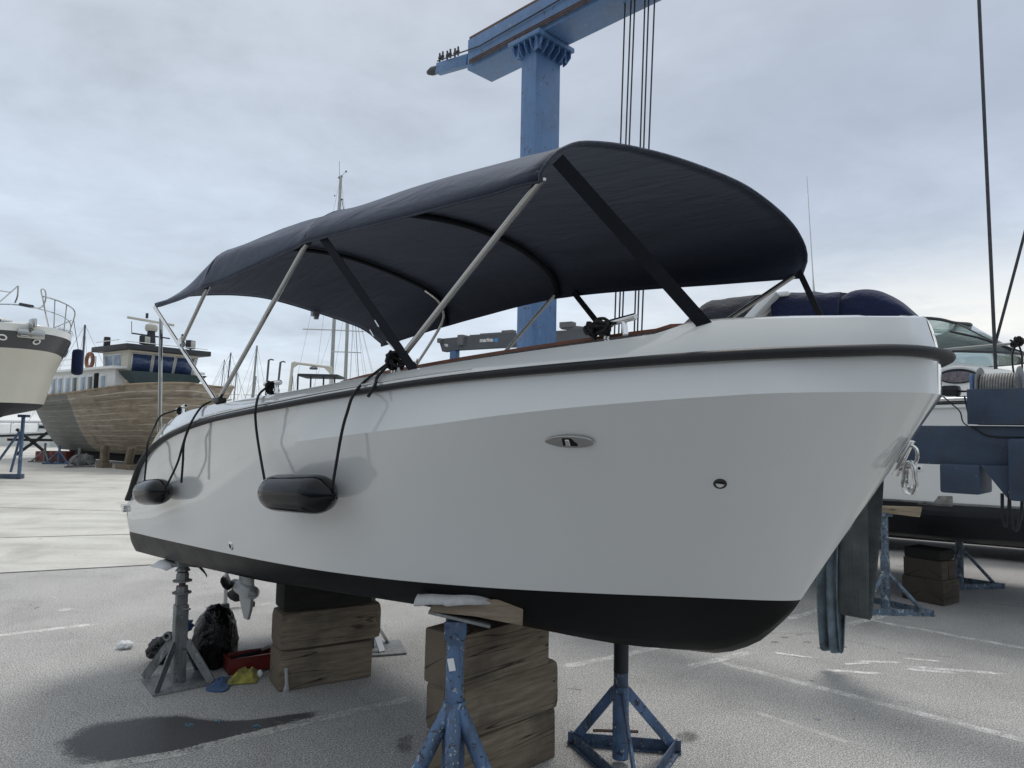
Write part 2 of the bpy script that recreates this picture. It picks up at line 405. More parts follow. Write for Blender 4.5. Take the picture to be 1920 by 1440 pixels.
# the side of the sky away from the sun is duller
low = wramp(wmath('MULTIPLY_ADD', sep.outputs[1], .5, .5), [(.12, .27), (.5, .50), (.72, 1.0)])
high = wramp(wmath('MULTIPLY_ADD', sep.outputs[1], .5, .5), [(.12, 1.16), (.5, 1.10), (.72, 1.0)])
back = wmix(wramp(zc, [(.06, 0.), (.34, 1.)]), low, high)
back = wmix(1.0, back, wramp(wmath('MULTIPLY_ADD', sep.outputs[1], .5, .5), [(.3, (1.0, 1.0, .97)), (.7, (1., 1., 1.))]), 'MULTIPLY')
cl = wmix(1.0, cl, back, 'MULTIPLY')
sc10 = wmix(1.0, cl, (10., 10., 10.), 'MULTIPLY')
fin = wmix(.93, sky.outputs[0], sc10)
Lk.new(fin, bg.inputs['Color']); bg.inputs['Strength'].default_value = 0.1
sl = bpy.data.lights.new('sun', 'SUN'); sl.energy = 1.5; sl.angle = math.radians(20); sl.color = (1, .96, .9)
so = bpy.data.objects.new('sun', sl); COL.objects.link(so)
sd = Vector((math.sin(SUN_AZ) * math.cos(SUN_EL), math.cos(SUN_AZ) * math.cos(SUN_EL), math.sin(SUN_EL)))
so.rotation_euler = (-sd).to_track_quat('-Z', 'Y').to_euler(); so.location = sd * 50
SC.view_settings.view_transform = 'Standard'; SC.view_settings.look = 'None'; SC.view_settings.exposure = .22; SC.view_settings.gamma = 1

# ------------------------------------------------------------------ ground
def _asphalt():
    t = NT('worn_asphalt'); v = t.geo()
    vo = t.voro(v, 95); sp_ = t.noise(v, 120, 4, .75); fine = t.noise(v, 70, 3, .6); mid = t.noise(v, 1.3, 6, .62, .4); big = t.noise(v, .32, 5, .6)
    c = t.ramp(sp_, [(.41, (.11, .108, .106)), (.50, (.355, .35, .343)), (.58, (.80, .79, .77))])
    c = t.mix(.30, c, t.ramp(vo['Color'], [(.0, (.20, .198, .195)), (.6, (.38, .376, .37)), (1., (.64, .63, .62))]))
    c = t.mix(.9, c, t.ramp(mid, [(.28, .82), (.5, 1.), (.72, 1.12)]), 'MULTIPLY')
    c = t.mix(.9, c, t.ramp(big, [(.3, .92), (.5, 1.), (.7, 1.06)]), 'MULTIPLY')
    spots = t.ramp(t.noise(v, 5.5, 5, .7, .6), [(.66, 0.), (.71, .7)])
    c = t.mix(spots, c, (.075, .073, .072))
    pale = t.ramp(t.noise(t.geo((1, 1.6, 1)), 4.5, 7, .8, .8), [(.635, 0.), (.67, .75)])
    c = t.mix(pale, c, (.50, .495, .48))
    dust = t.ramp(t.noise(v, 33, 2, .5), [(.735, 0.), (.75, .9)])
    c = t.mix(dust, c, (.66, .65, .63))
    crk = t.voro(t.geo((1, 1, 1)), .28, 'DISTANCE_TO_EDGE')
    wob = t.math('ADD', crk['Distance'], t.math('MULTIPLY', t.math('SUBTRACT', t.noise(v, 7, 5, .7), .5), .05))
    cf = t.math('MULTIPLY', t.ramp(t.math('ABSOLUTE', wob), [(.0, 1.), (.004, 0.)]), t.ramp(mid, [(.48, 0.), (.62, .45)]))
    c = t.mix(cf, c, (.035, .034, .033))
    h = t.math('ADD', t.math('MULTIPLY', sp_, 1.0), t.math('MULTIPLY', fine, .5))
    return t.fin(c, .88, 0, t.bump(h, .55, .006), spec=.25)
MT['asphalt'] = _asphalt()
def _concrete():
    t = NT('pale_concrete'); v = t.geo()
    c = t.ramp(t.noise(v, 120, 3, .6), [(.3, (.44, .435, .405)), (.5, (.56, .555, .52)), (.7, (.67, .665, .63))])
    c = t.mix(.9, c, t.ramp(t.noise(v, .9, 6, .6, .5), [(.28, .72), (.5, 1.), (.7, 1.1)]), 'MULTIPLY')
    c = t.mix(.8, c, t.ramp(t.noise(t.geo((.25, 2.2, 1)), 1.1, 5, .6), [(.3, .80), (.55, 1.), (.75, 1.08)]), 'MULTIPLY')
    st = t.ramp(t.noise(v, 3.5, 5, .7, .6), [(.66, 0.), (.73, .6)])
    c = t.mix(st, c, (.16, .155, .15))
    return t.fin(c, .85, 0, t.bump(t.noise(v, 60, 4), .35, .006), spec=.3)
MT['concrete'] = _concrete()
def decal(name, col, amount, scale, edge=True, rough=.85, grain=95, soft=.28, fade=.10, opac=.9):
    """worn mark lying on the ground: noise eats holes, the 'edge' attribute frays its rim"""
    t = NT(name); v = t.geo()
    n = t.noise(v, scale, 6, .7, .5); sp_ = t.noise(v, grain, 3, .6)
    c = t.ramp(sp_, [(.3, tuple(x * .72 for x in col)), (.7, tuple(min(1, x * 1.2) for x in col))])
    f = t.math('ADD', t.math('MULTIPLY', n, .6), t.math('MULTIPLY', sp_, .4))
    if edge: f = t.math('ADD', f, t.math('MULTIPLY', t.math('SUBTRACT', t.attr('edge'), 1.0), soft))
    a = t.math('MULTIPLY', t.ramp(f, [(amount, 0.), (amount + fade, 1.)]), opac)
    tr = t.node('ShaderNodeBsdfTransparent'); mx = t.node('ShaderNodeMixShader')
    t.fin(c, rough, 0, None, spec=.25)
    t.l.new(a, mx.inputs[0]); t.l.new(tr.outputs[0], mx.inputs[1]); t.l.new(t.p.outputs[0], mx.inputs[2]); t.l.new(mx.outputs[0], t.out.inputs[0])
    return t.mat
MT['line'] = decal('worn_white_road_paint', (.80, .79, .765), .37, 7, fade=.20, opac=.85)
MT['line_faint'] = decal('faded_white_road_paint', (.74, .73, .70), .38, 8, fade=.16, opac=.65)
MT['chalk'] = decal('white_spray_marks', (.90, .90, .89), .35, 11, fade=.22, opac=.9)
MT['red_mark'] = decal('red_spray_mark', (.25, .07, .06), .50, 14, fade=.12, opac=.7)
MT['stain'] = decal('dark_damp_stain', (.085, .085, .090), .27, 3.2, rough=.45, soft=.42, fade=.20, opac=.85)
MT['stain2'] = decal('dark_patchy_stain', (.060, .057, .056), .40, 4, soft=.6, fade=.25, opac=.7)
MT['blue_mark'] = decal('blue_paint_drip', (.10, .24, .33), .45, 30)
MT['joint'] = decal('dirty_slab_joint', (.16, .155, .15), .38, 6, opac=.8)

def structure(o): o['kind'] = 'structure'; return o
g_ = MB(); g_.add([(-1500, -1500, 0), (1500, -1500, 0), (1500, 44, 0), (-1500, 44, 0)], [(0, 1, 2, 3)])
structure(g_.build('ground', MT['asphalt'], smooth=0))
m_ = MB(); m_.add([(-400, -400, .004), (400, -400, .004), (400, -.8, .004), (-400, -.8, .004)], [(0, 1, 2, 3)])
structure(m_.build('bounce_cut_ground', simple('added_dark_ground', (.05, .05, .05), .85, 0, .3, 2, .4, 200), smooth=0))  # unseen dark ground added behind the camera to cut bounce onto the hull
qa, qb = gnd(0, 1075), gnd(240, 1062); qd = (qb - qa).normalized(); qn = Vector((-qd.y, qd.x, 0))
def QP(u, v, z): p = qa + qd * u + qn * v; return (p.x, p.y, z)
m_ = MB(); m_.add([(-1500, (qa + qd * ((-1500 - qa.x) / qd.x)).y, .004), QP(60, 0, .004), (QP(60, 0, 0)[0], 43.9, .004), (-1500, 43.9, .004)], [(0, 1, 2, 3)])
structure(m_.build('concrete_apron', MT['concrete'], smooth=0))
m_ = MB(); m_.box((0, 44.3, -.9), (3000, .6, 1.86), bev=.03); structure(m_.build('quay_wall', MT['concrete'], smooth=0))
def _water():
    t = NT('harbour_water'); v = t.geo()
    return t.fin((.02, .04, .05), .12, 0, t.bump(t.noise(v, 1.2, 5), .4, .1))
m_ = MB(); m_.add([(-3000, 44.6, -1.1), (3000, 44.6, -1.1), (3000, 4000, -1.1), (-3000, 4000, -1.1)], [(0, 1, 2, 3)])
structure(m_.build('sea', _water(), smooth=0))

def ribbon(name, pts, wd, mat, z, parent=None, edge_w=None):
    P = [Vector(p) for p in pts]; vs = []; ed = []; fs = []
    ws = wd if isinstance(wd, (list, tuple)) else [wd] * len(P)
    K = [(-.5, 0), (-.3, 1), (.3, 1), (.5, 0)]
    for i, p in enumerate(P):
        t = (P[min(i + 1, len(P) - 1)] - P[max(0, i - 1)]).normalized(); nn = Vector((-t.y, t.x, 0))
        e = 0.25 if i in (0, len(P) - 1) else 1
        for k, ea in K:
            q = p + nn * (k * ws[i]); vs.append((q.x, q.y, z)); ed.append(ea * e)
    for i in range(len(P) - 1):
        for k in range(3): fs.append((i * 4 + k, i * 4 + k + 1, i * 4 + 5 + k, i * 4 + 4 + k))
    b = MB(); b.add(vs, fs); b.attr['edge'] = ed
    return structure(b.build(name, mat, smooth=0))
def dense(pts, n=6):
    out = []
    for a, b in zip(pts[:-1], pts[1:]):
        a, b = Vector(a), Vector(b)
        out += [a.lerp(b, k / n) for k in range(n)]
    return out + [Vector(pts[-1])]
def blob(name, pxs, mat, z, inner=.6):
    P = spline([gnd(*p) for p in pxs], 5, closed=True); c = sum(P, Vector()) / len(P)
    vs = []; ed = []; fs = []; n = len(P)
    for p in P: vs.append((p.x, p.y, z)); ed.append(0)
    for p in P:
        q = c.lerp(p, inner); vs.append((q.x, q.y, z)); ed.append(1)
    vs.append((c.x, c.y, z)); ed.append(1)
    for i in range(n):
        j = (i + 1) % n; fs += [(i, j, n + j, n + i), (n + i, n + j, 2 * n)]
    b = MB(); b.add(vs, fs); b.attr['edge'] = ed
    return structure(b.build(name, mat, smooth=0))
ribbon('slab_joint', dense([gnd(-300, 1016), gnd(0, 1009), gnd(330, 1000)]), .07, MT['joint'], .0062)
ribbon('slab_joint', dense([gnd(-300, 940), gnd(0, 952), gnd(330, 962)]), .06, MT['joint'], .0062)
ribbon('slab_joint', dense([gnd(-300, 1084), gnd(0, 1075), gnd(330, 1057)]), .05, MT['joint'], .0062)
ribbon('painted_line', dense([gnd(1335, 1238), gnd(1920, 1388), gnd(2100, 1436)], 12), .115, MT['line'], .0012)
ribbon('painted_line', dense([gnd(1278, 1254), gnd(1416, 1221)]), .115, MT['line'], .0022)
ribbon('painted_line', dense([gnd(1622, 1161), gnd(1920, 1216), gnd(2150, 1258)], 12), .115, MT['line'], .0012)
ribbon('painted_line', dense([gnd(1582, 1174), gnd(1672, 1150)]), .115, MT['line'], .0022)
ribbon('painted_line', dense([gnd(1470, 1163), gnd(1545, 1142)]), .115, MT['line'], .0022)
ribbon('painted_line', dense([gnd(1040, 1254), gnd(1180, 1226), gnd(1290, 1200)]), .115, MT['line'], .0012)
ribbon('painted_line', dense([gnd(-120, 1206), gnd(0, 1192), gnd(198, 1168)]), .115, MT['line'], .0012)
ribbon('painted_line', dense([gnd(400, 1143), gnd(520, 1131)]), .12, MT['line_faint'], .0012)
ribbon('painted_line', dense([gnd(140, 1446), gnd(340, 1412), gnd(560, 1358), gnd(780, 1308)], 10), .12, MT['line_faint'], .0032)
ribbon('painted_line', dense([gnd(1660, 1095), gnd(1725, 1083)]), .07, MT['line_faint'], .0012)
ribbon('painted_line', dense([gnd(1820, 1128), gnd(1960, 1142)]), .08, MT['line_faint'], .0012)
ribbon('painted_line', dense([gnd(1400, 1330), gnd(1620, 1402)]), .07, MT['line_faint'], .0012)
for a, b, wd in (((1436, 1222), (1541, 1236), 0.053), ((1600, 1240), (1700, 1243), 0.060), ((1685, 1234), (1772, 1241), 0.053), ((1528, 1255), (1668, 1265), 0.068), ((1680, 1253), (1808, 1264), 0.075), ((1690, 1249), (1902, 1266), 0.075), ((1575, 1246), (1640, 1243), 0.045)):
    ribbon('spray_mark', dense([gnd(*a), gnd(*b)], 5), wd, MT['chalk'], .0022)
ribbon('spray_mark', dense([gnd(1630, 1223), gnd(1838, 1235)]), .03, MT['red_mark'], .0022)
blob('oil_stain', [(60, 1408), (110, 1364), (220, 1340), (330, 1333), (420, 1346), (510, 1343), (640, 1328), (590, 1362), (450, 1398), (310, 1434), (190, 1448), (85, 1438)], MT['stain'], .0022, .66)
blob('oil_stain', [(1230, 1370), (1270, 1352), (1320, 1356), (1350, 1380), (1330, 1410), (1270, 1420), (1235, 1400)], MT['stain2'], .0012, .25)
blob('oil_stain', [(720, 1370), (780, 1345), (800, 1400), (780, 1440), (720, 1430)], MT['stain2'], .0012, .25)  # dirt blotch, also painted in to deepen the shade under the boat
for q in ((1470, 1195), (1498, 1190), (1512, 1204), (1452, 1204), (1540, 1215), (1580, 1213), (1495, 1230)):
    blob('oil_stain', [(q[0] - 10, q[1]), (q[0], q[1] - 2.2), (q[0] + 11, q[1] + .5), (q[0] + 2, q[1] + 2.4)], MT['stain2'], .0012, .8)
for q, r in (((410, 1353), 9), ((355, 1360), 12), ((480, 1362), 10), ((1533, 1350), 8)):
    blob('paint_drip', [(q[0] - r, q[1] + 1), (q[0], q[1] - 4), (q[0] + r, q[1]), (q[0] + 2, q[1] + 4)], MT['blue_mark'], .0040, .8)
blob('pale_patch', [(90, 1145), (120, 1137), (152, 1138), (140, 1147), (110, 1151)], MT['line_faint'], .0022, .25)
blob('pale_patch', [(80, 1115), (105, 1118), (118, 1126), (100, 1124)], MT['line_faint'], .0022, .25)

# ------------------------------------------------------------------ the open motorboat (local x aft from the stem, y to starboard, z up)
BR = math.radians(135)
boat = thing('motorboat', 'white open motorboat with charcoal sun canopy standing on timber blocks in the foreground', 'boat', (1.385, 2.30, 0), BR)
BA = Vector((-math.sqrt(.5), math.sqrt(.5), 0)); BN = Vector((-math.sqrt(.5), -math.sqrt(.5), 0)); BO = Vector((1.385, 2.30, 0))
def W(s, b, z): return BO + BA * s + BN * b + Vector((0, 0, z))
def loc(p): d = Vector(p) - BO; return Vector((d.dot(BA), d.dot(BN), p[2]))
def hp(x, y, b):
    """where the sight line of a pixel meets the fore-and-aft plane at half-breadth b, in boat coordinates"""
    r = ray(x, y); t = (b - (CAM - BO).dot(BN)) / r.dot(BN); return loc(CAM + r * t)
def pch(xs, ys):
    xs = np.array(xs, float); ys = np.array(ys, float); h = np.diff(xs); d = np.diff(ys) / h; m = np.zeros_like(xs)
    for i in range(1, len(xs) - 1):
        if d[i - 1] * d[i] > 0: w1 = 2 * h[i] + h[i - 1]; w2 = h[i] + 2 * h[i - 1]; m[i] = (w1 + w2) / (w1 / d[i - 1] + w2 / d[i])
    m[0], m[-1] = d[0], d[-1]
    def f(x):
        x = min(max(x, xs[0]), xs[-1]); i = min(int(np.searchsorted(xs, x, 'right')) - 1, len(xs) - 2); t = (x - xs[i]) / h[i]
        return float((1 + 2 * t) * (1 - t) ** 2 * ys[i] + t * (1 - t) ** 2 * h[i] * m[i] + t * t * (3 - 2 * t) * ys[i + 1] + t * t * (t - 1) * h[i] * m[i + 1])
    return f
L = 4.95
bR = pch([0, .012, .05, .15, .3, .5, .8, 1.2, 1.7, 2.3, 3, 3.6, 4.2, 4.6, 4.95], [0, .09, .20, .36, .50, .62, .74, .85, .93, .98, 1.0, .99, .965, .94, .91])
zR = pch([0, .05, .15, .3, .5, .8, 1.1, 1.5, 2, 2.5, 3, 3.3, 3.6, 3.8, 4, 4.2, 4.4, 4.5, 4.6, 4.7, 4.8, 4.95], [1.968, 1.966, 1.956, 1.947, 1.936, 1.918, 1.901, 1.876, 1.835, 1.791, 1.746, 1.718, 1.679, 1.647, 1.612, 1.562, 1.496, 1.447, 1.384, 1.29, 1.19, 1.10])
bT = pch([.035, .05, .08, .2, .35, .5, .8, 1.2, 1.7, 2.3, 3, 3.6, 4.2, 4.6, 4.95], [0, .12, .20, .335, .465, .545, .66, .77, .85, .90, .92, .915, .895, .88, .86])
zT = pch([.035, .05, .08, .15, .3, .5, .56, .60, .65, .7, .8, 1.1, 1.5, 2, 2.5, 3, 3.6, 3.8, 4, 4.2, 4.35, 4.5, 4.6, 4.7, 4.8, 4.95], [2.100, 2.087, 2.080, 2.076, 2.071, 2.067, 2.064, 2.055, 2.035, 2.024, 2.015, 1.988, 1.955, 1.913, 1.873, 1.841, 1.804, 1.79, 1.764, 1.722, 1.68, 1.60, 1.53, 1.42, 1.30, 1.18])
bK = pch([0, .012, .05, .15, .3, .5, .8, 1.2, 1.7, 2.3, 3, 3.6, 4.2, 4.6, 4.95], [0, .092, .206, .374, .522, .648, .768, .878, .951, .986, .983, .965, .94, .922, .90])
zK = pch([0, .15, .3, .5, .8, 1.1, 1.5, 2, 2.5, 3, 3.6, 4, 4.4, 4.6, 4.8, 4.95], [1.838, 1.83, 1.823, 1.807, 1.782, 1.752, 1.706, 1.657, 1.612, 1.57, 1.51, 1.445, 1.335, 1.23, 1.08, 1.0])
bW = pch([.455, .462, .48, .53, .63, .8, 1.1, 1.5, 2, 2.5, 3, 3.6, 4.2, 4.95], [0, .022, .045, .085, .145, .24, .415, .61, .77, .85, .88, .89, .89, .88])
zW = lambda s: 1.100 - .0423 * (s - .455)
bC = pch([.455, .53, .63, .81, 1.1, 1.5, 2, 2.5, 3, 3.6, 4.2, 4.95], [0, .03, .035, .05, .16, .40, .62, .75, .80, .82, .83, .83])
zC = pch([.455, .53, .63, .81, 1.1, 1.5, 2, 2.5, 3, 3.6, 4.2, 4.95], [1.10, 1.01, .93, .85, .825, .868, .905, .895, .862, .832, .80, .765])
zKe = pch([.455, .48, .53, .63, .81, 1.2, 2, 3.6, 4.95], [1.10, 1.06, 1.0, .905, .828, .795, .756, .732, .70])
stemS = pch([0, .25, .5, .75, 1], [0, .113, .225, .34, .455])           # stem rake between knuckle (0) and waterline (1)
def lev(f, u):
    """point of the topside level f (0 knuckle .. 1 waterline) at run u (0 stem .. 1 transom)"""
    s0 = stemS(f); sK, sW = L * u, .455 + (L - .455) * u
    s = s0 + (L - s0) * u
    b = bK(sK) * (1 - f) + bW(sW) * f
    z = zK(sK) * (1 - f) + zW(sW) * f
    flare = -.035 * math.sin(PI * f) * min(1, u * 6) * max(0, 1 - u * 1.6) + .05 * math.sin(PI * f) * max(0, u - .35) * min(1, (1 - u) * 3)
    return Vector((s, max(0, b + flare) if u > 0 else 0, z))
def hull_pt(s, z, off=0.0):
    """point on the starboard topside at station s and height z, pushed out by off"""
    best = None
    for i in range(41):
        f = i / 40; s0 = stemS(f); u = max(0, (s - s0) / (L - s0)); p = lev(f, u)
        if best is None or abs(p.z - z) < abs(best.z - z): best = p
    if z > zK(s): t = (z - zK(s)) / max(.02, zR(s) - zK(s)); best = Vector((s, bK(s) + (bR(s) - bK(s)) * t, z))
    return Vector((s, best.y + off, z))
US = [0, .0012, .003, .006, .010, .016, .024, .034, .046, .06, .075, .092, .11, .13, .155] + [.155 + (1 - .155) * i / 46 for i in range(1, 47)]
def mirror_add(b, rings):
    b.loft(rings); b.loft([[Vector((p.x, -p.y, p.z)) for p in r] for r in rings])
# topsides: rail underside -> knuckle -> waterline
b = MB(); rings = []
for u in US:
    s = L * u; r = []
    r.append(Vector((s, bR(s), zR(s)))); 
    for k in (.35, .7): r.append(Vector((s, bR(s) * (1 - k) + bK(s) * k - .004 * math.sin(PI * k), zR(s) * (1 - k) + zK(s) * k)))
    for k in range(0, 15): r.append(lev(k / 14, u))
    rings.append(r)
mirror_add(b, rings)
hull = b.build('topsides', MT['gelcoat'], boat, smooth=16)
# bottom: waterline -> bilge -> keel
b = MB(); rings = []
for u in US:
    s = .455 + (L - .455) * u; w_, c_, k_ = Vector((s, bW(s) if u else 0, zW(s))), Vector((s, bC(s) if u else 0, zC(s))), Vector((s, 0, zKe(s)))
    r = []
    for k in range(7):
        t = k / 6; p = w_.lerp(c_, t); p.y += .010 * math.sin(PI * t) * min(1, bC(s) * 2); r.append(p)
    for k in range(1, 9):
        t = k / 8; p = c_.lerp(k_, t); p.z -= .012 * math.sin(PI * t) * min(1, bC(s) * 2); r.append(p)
    rings.append(r)
mirror_add(b, rings)
b.build('hull_bottom', MT['antifoul'], boat, smooth=42)
# transom
b = MB(); r = [rings[-1][k] for k in range(15)]; tt = [Vector((L, bR(L), zR(L)))] + [lev(k / 14, 1) for k in range(0, 15)]
poly = tt + r[1:]; poly = poly + [Vector((p.x, -p.y, p.z)) for p in poly[-2::-1]]
b.add(poly, [tuple(range(len(poly)))])
b.box((L + .09, .05, .99), (.18, 1.55, .12), bev=.02); b.box((L + .06, .05, .88), (.12, 1.2, .12), bev=.02)
b.build('transom', MT['gelcoat'], boat, smooth=20)
b = MB(); b.box((L + .02, .905, 1.075), (.05, .05, .05), bev=.006); b.box((L + .11, .88, 1.075), (.16, .03, .022), bev=.005); b.build('platform_bracket', MT['chrome'], boat)
# coaming with raised bow, side deck flange, inner lining
b = MB(); rings = []
for u in US:
    sT = .035 + (L - .035) * u; s = L * u
    lo = Vector((s, bR(s) - .004, zR(s) + .004)); hi = Vector((sT, bT(sT) if u else 0, zT(sT)))
    out = []
    for k in (0, .06, .4, .75, .93): out.append(lo.lerp(hi, k) + Vector((0, .010 * math.sin(PI * k), 0)))
    q = max(0, hi.y - .035)
    out.append(Vector((hi.x + (.012 if u < .02 else 0), max(0, hi.y - .006), hi.z - .004)))
    out.append(Vector((hi.x + (.03 if u < .02 else 0), max(0, hi.y - .022), hi.z + .002)))
    fl = .13 if sT > .62 else .13
    rise = .022 if .62 < sT < 4.2 else .008
    out.append(Vector((max(hi.x, .11), max(0, hi.y - fl), hi.z + rise)))
    out.append(Vector((max(hi.x, .12), max(0, hi.y - fl - .012), hi.z + rise - .012)))
    out.append(Vector((max(hi.x, .12), max(0, hi.y - fl - .03), hi.z - .03 - .30 * min(1, max(0, sT - .5) * 5))))
    rings.append(out)
mirror_add(b, rings)
b.build('coaming', MT['gelcoat'], boat, smooth=28)
b = MB(); rings = []
for i in range(14):
    s = .11 + (.60 - .11) * i / 13; q = max(.0, bT(s) - .128); rings.append([Vector((s, q * k, zT(s) + .004 + .012 * (1 - k * k))) for k in (-1, -.6, -.2, .2, .6, 1)])
b.loft(rings); b.build('foredeck', MT['gelcoat'], boat)
b = MB(); rings = []
for i in range(30):
    s = .75 + (L - .80) * i / 30; zz = min(1.35, zT(s) - .1); q = max(.05, min(bT(s) - .155, hull_pt(s, zz).y - .06)); rings.append([Vector((s, -q, zz)), Vector((s, q, zz))])
b.loft(rings); b.add([rings[0][0], rings[0][1], (.64, .42, 2.03), (.64, -.42, 2.03)], [(0, 1, 2, 3)])
b.build('cockpit_sole', MT['gelcoat'], boat)
# teak cap on the inner edge of the side decks
for sg in (1, -1):
    b = MB(); rings = []
    for i in range(40):
        s = .50 + (2.35 - .50) * i / 39; bb = bT(s) - .140; z = zT(max(s, .72)) + .015 + (.012 if s < .72 else 0) + .012
        hgt = .011 * min(1, (39 - i) / 5 + .15)
        rings.append([Vector((s, sg * (bb + .018), z)), Vector((s, sg * (bb + .018), z + hgt)), Vector((s, sg * (bb - .06), z + hgt + .006)), Vector((s, sg * (bb - .06), z))])
    b.loft(rings, closed_u=True, caps=True); b.build('teak_trim', MT['teak'], boat)
# rub rail (one piece round the bow)
LR = L * .982; pts = [(LR * u, bR(LR * u), zR(LR * u)) for u in US[::-1]] + [(LR * u, -bR(LR * u), zR(LR * u)) for u in US[1:]]
b = MB(); P = [Vector(p) for p in pts]; rings = []
prof = [(-.004, -.021), (.020, -.0225), (.036, -.017), (.043, -.006), (.043, .006), (.035, .016), (.018, .021), (-.004, .021)]
for i, p in enumerate(P):
    t = P[min(i + 1, len(P) - 1)] - P[max(0, i - 1)]; tz = t.copy(); t.z = 0; t.normalize(); o_ = Vector((-t.y, t.x, 0))
    if o_.dot(Vector((p.x - 1.6, p.y, 0))) < 0: o_ = -o_
    tz.normalize(); up_ = tz.cross(o_); up_ = up_ if up_.z > 0 else -up_
    kk = .80 - .22 * min(1, max(0, p.x - .3) / 1.3)
    rings.append([p + o_ * a * (kk + .18) + up_ * c * kk for a, c in prof])
b.loft(rings, closed_u=True, caps=True); b.build('rub_rail', MT['rubber'], boat, smooth=50)
b = MB()
for sg in (1, -1):
    pp = [Vector((s, sg * (bR(s) - .002), zR(s) + .028)) for s in [1.3 + (4.85 - 1.3) * i / 60 for i in range(61)]]
    b.tube(pp, [.002 + .006 * min(1, i / 20) for i in range(61)], 6)
b.build('rail_moulding', MT['gelcoat'], boat)

# hull fittings
def frame_on(s, z):
    e = .02; p = hull_pt(s, z); ts = (hull_pt(s + e, z) - hull_pt(s - e, z)).normalized(); tz = (hull_pt(s, z + e) - hull_pt(s, z - e)).normalized()
    n = tz.cross(ts); n = n if n.y > 0 else -n; n.normalize(); tz = n.cross(ts); tz = tz if tz.z > 0 else -tz
    return p, ts, tz.normalized(), n
def surf_of_px(x, y):
    bb = .7
    for _ in range(12):
        q = hp(x, y, bb); bb = hull_pt(q.x, q.z).y
    return hp(x, y, bb)
q = surf_of_px(1067, 827); p, ts, tz, n = frame_on(q.x, q.z)
T = Matrix((ts, tz, n)).transposed().to_4x4(); T.translation = p - n * .004
hl = (surf_of_px(1020, 827) - surf_of_px(1114, 827)).length / 2
poly = []
for k in range(48):
    a = 2 * PI * k / 48; x = math.cos(a) * hl; sy = math.copysign(abs(math.sin(a)) ** (1.35 if math.cos(a) * ts.dot(Vector((1, 0, 0))) > 0 else .85), math.sin(a)); poly.append((x, .0265 * sy))
bm = MB(); bm.prism(poly, .010, T)
pl = bm.build('light_bezel', MT['steel'], boat, bev=.003)
bm = MB(); T2 = T.copy(); T2.translation = p + n * .0065; bm.prism([(.024, -.016), (.020, .017), (-.012, .017), (-.020, .004), (-.030, -.008), (-.030, -.016)], .0012, T2); bm.build('light_window', MT['void'], pl)
bm = MB(); T2.translation = p + n * .008; bm.prism([(.012, -.012), (.009, .015), (-.006, .015), (-.006, -.012)], .005, T2); bm.build('lamp', MT['chrome'], pl, bev=.002)
q = surf_of_px(1350, 906); p, ts, tz, n = frame_on(q.x, q.z)
bm = MB(); bm.lathe([(.0225, -.01), (.0225, .004), (.020, .0075), (.0145, .0075), (.013, -.01)], p, n, 28); th_ = bm.build('thruster_outlet', MT['black_plastic'], boat)
bm = MB(); bm.lathe([(.013, -.01), (.013, .004)], p, n, 20); bm.build('outlet_bore', MT['void'], th_)
q = surf_of_px(434, 1023); p, ts, tz, n = frame_on(q.x, q.z)
bm = MB(); bm.lathe([(.024, -.005), (.024, .004), (.018, .009), (.012, .009), (.011, .004)], p, n, 24); so_ = bm.build('skin_fitting', MT['chrome'], boat)
bm = MB(); bm.lathe([(.0115, .0), (.0115, .006)], p, n, 20); bm.build('outlet_bore', MT['void'], so_)
# bow eye and snap hook
e0 = Vector((.097, 0, 1.655)); nf = Vector((-.86, 0, -.5)).normalized(); dn = Vector((.42, 0, -.9)).normalized()
bm = MB(); bm.box(e0 + dn * .03 + nf * .004, (.012, .045, .13), Matrix((nf, Vector((0, 1, 0)), -dn)).transposed(), .003)
pts = [e0 + nf * .005 - dn * .02, e0 + nf * .026 - dn * .016, e0 + nf * .040 + dn * .010, e0 + nf * .036 + dn * .042, e0 + nf * .005 + dn * .075]
bm.tube(spline(pts, 6), .006, 10); eye = bm.build('bow_eye', MT['chrome'], boat)
hk = MB()
for dy, rot in ((.012, .35), (-.014, -.45)):
    c = e0 + nf * .030 + dn * .040
    ring = []
    for k in range(32):
        a = 2 * PI * k / 32; x = .0155 * math.cos(a) * (1.0 + .25 * (math.sin(a) < 0)); z = .053 * math.copysign(abs(math.sin(a)) ** .8, math.sin(a)) - .042
        ring.append(c + Vector((x * math.cos(rot), x * math.sin(rot) + dy, z)))
    hk.tube(ring, .0058, 8, closed=True)
hk.box(e0 + nf * .030 + dn * .040 + Vector((0, -.014, -.085)), (.010, .012, .030), bev=.003)
hk.build('snap_hook', MT['chrome'], eye)
# cleats
def cleat(s, b_, ln=.20, yaw=0, tilt=0, z=None):
    z = zT(s) + .012 if z is None else z; bm = MB(); d = Vector((math.cos(yaw), math.sin(yaw), math.tan(tilt))).normalized(); c = Vector((s, b_, z + .055))
    bm.tube([c - d * ln / 2, c - d * ln * .47, c + d * ln * .47, c + d * ln / 2], [.009, .0125, .0125, .009], 12)
    for k in (-.2, .2): bm.tube([Vector((s, b_, z)) + d * ln * k * 1.25, c + d * ln * k], [.011, .010], 10)
    return bm.build('cleat', MT['chrome'], boat)
q = hp(1158, 612, bT(.8) - .05)
cleat(q.x, bT(q.x) - .05, .21, -.25, -.045); cleat(q.x, -bT(q.x) + .05, .21, .25, -.045)
cleat(2.88, bT(2.88) - .06, .18, 0, -.03); cleat(2.88, -bT(2.88) + .06, .18, 0, -.03)
cleat(4.17, bT(4.17) - .05, .16, 0, -.2); cleat(4.17, -bT(4.17) + .05, .16, 0, -.2)
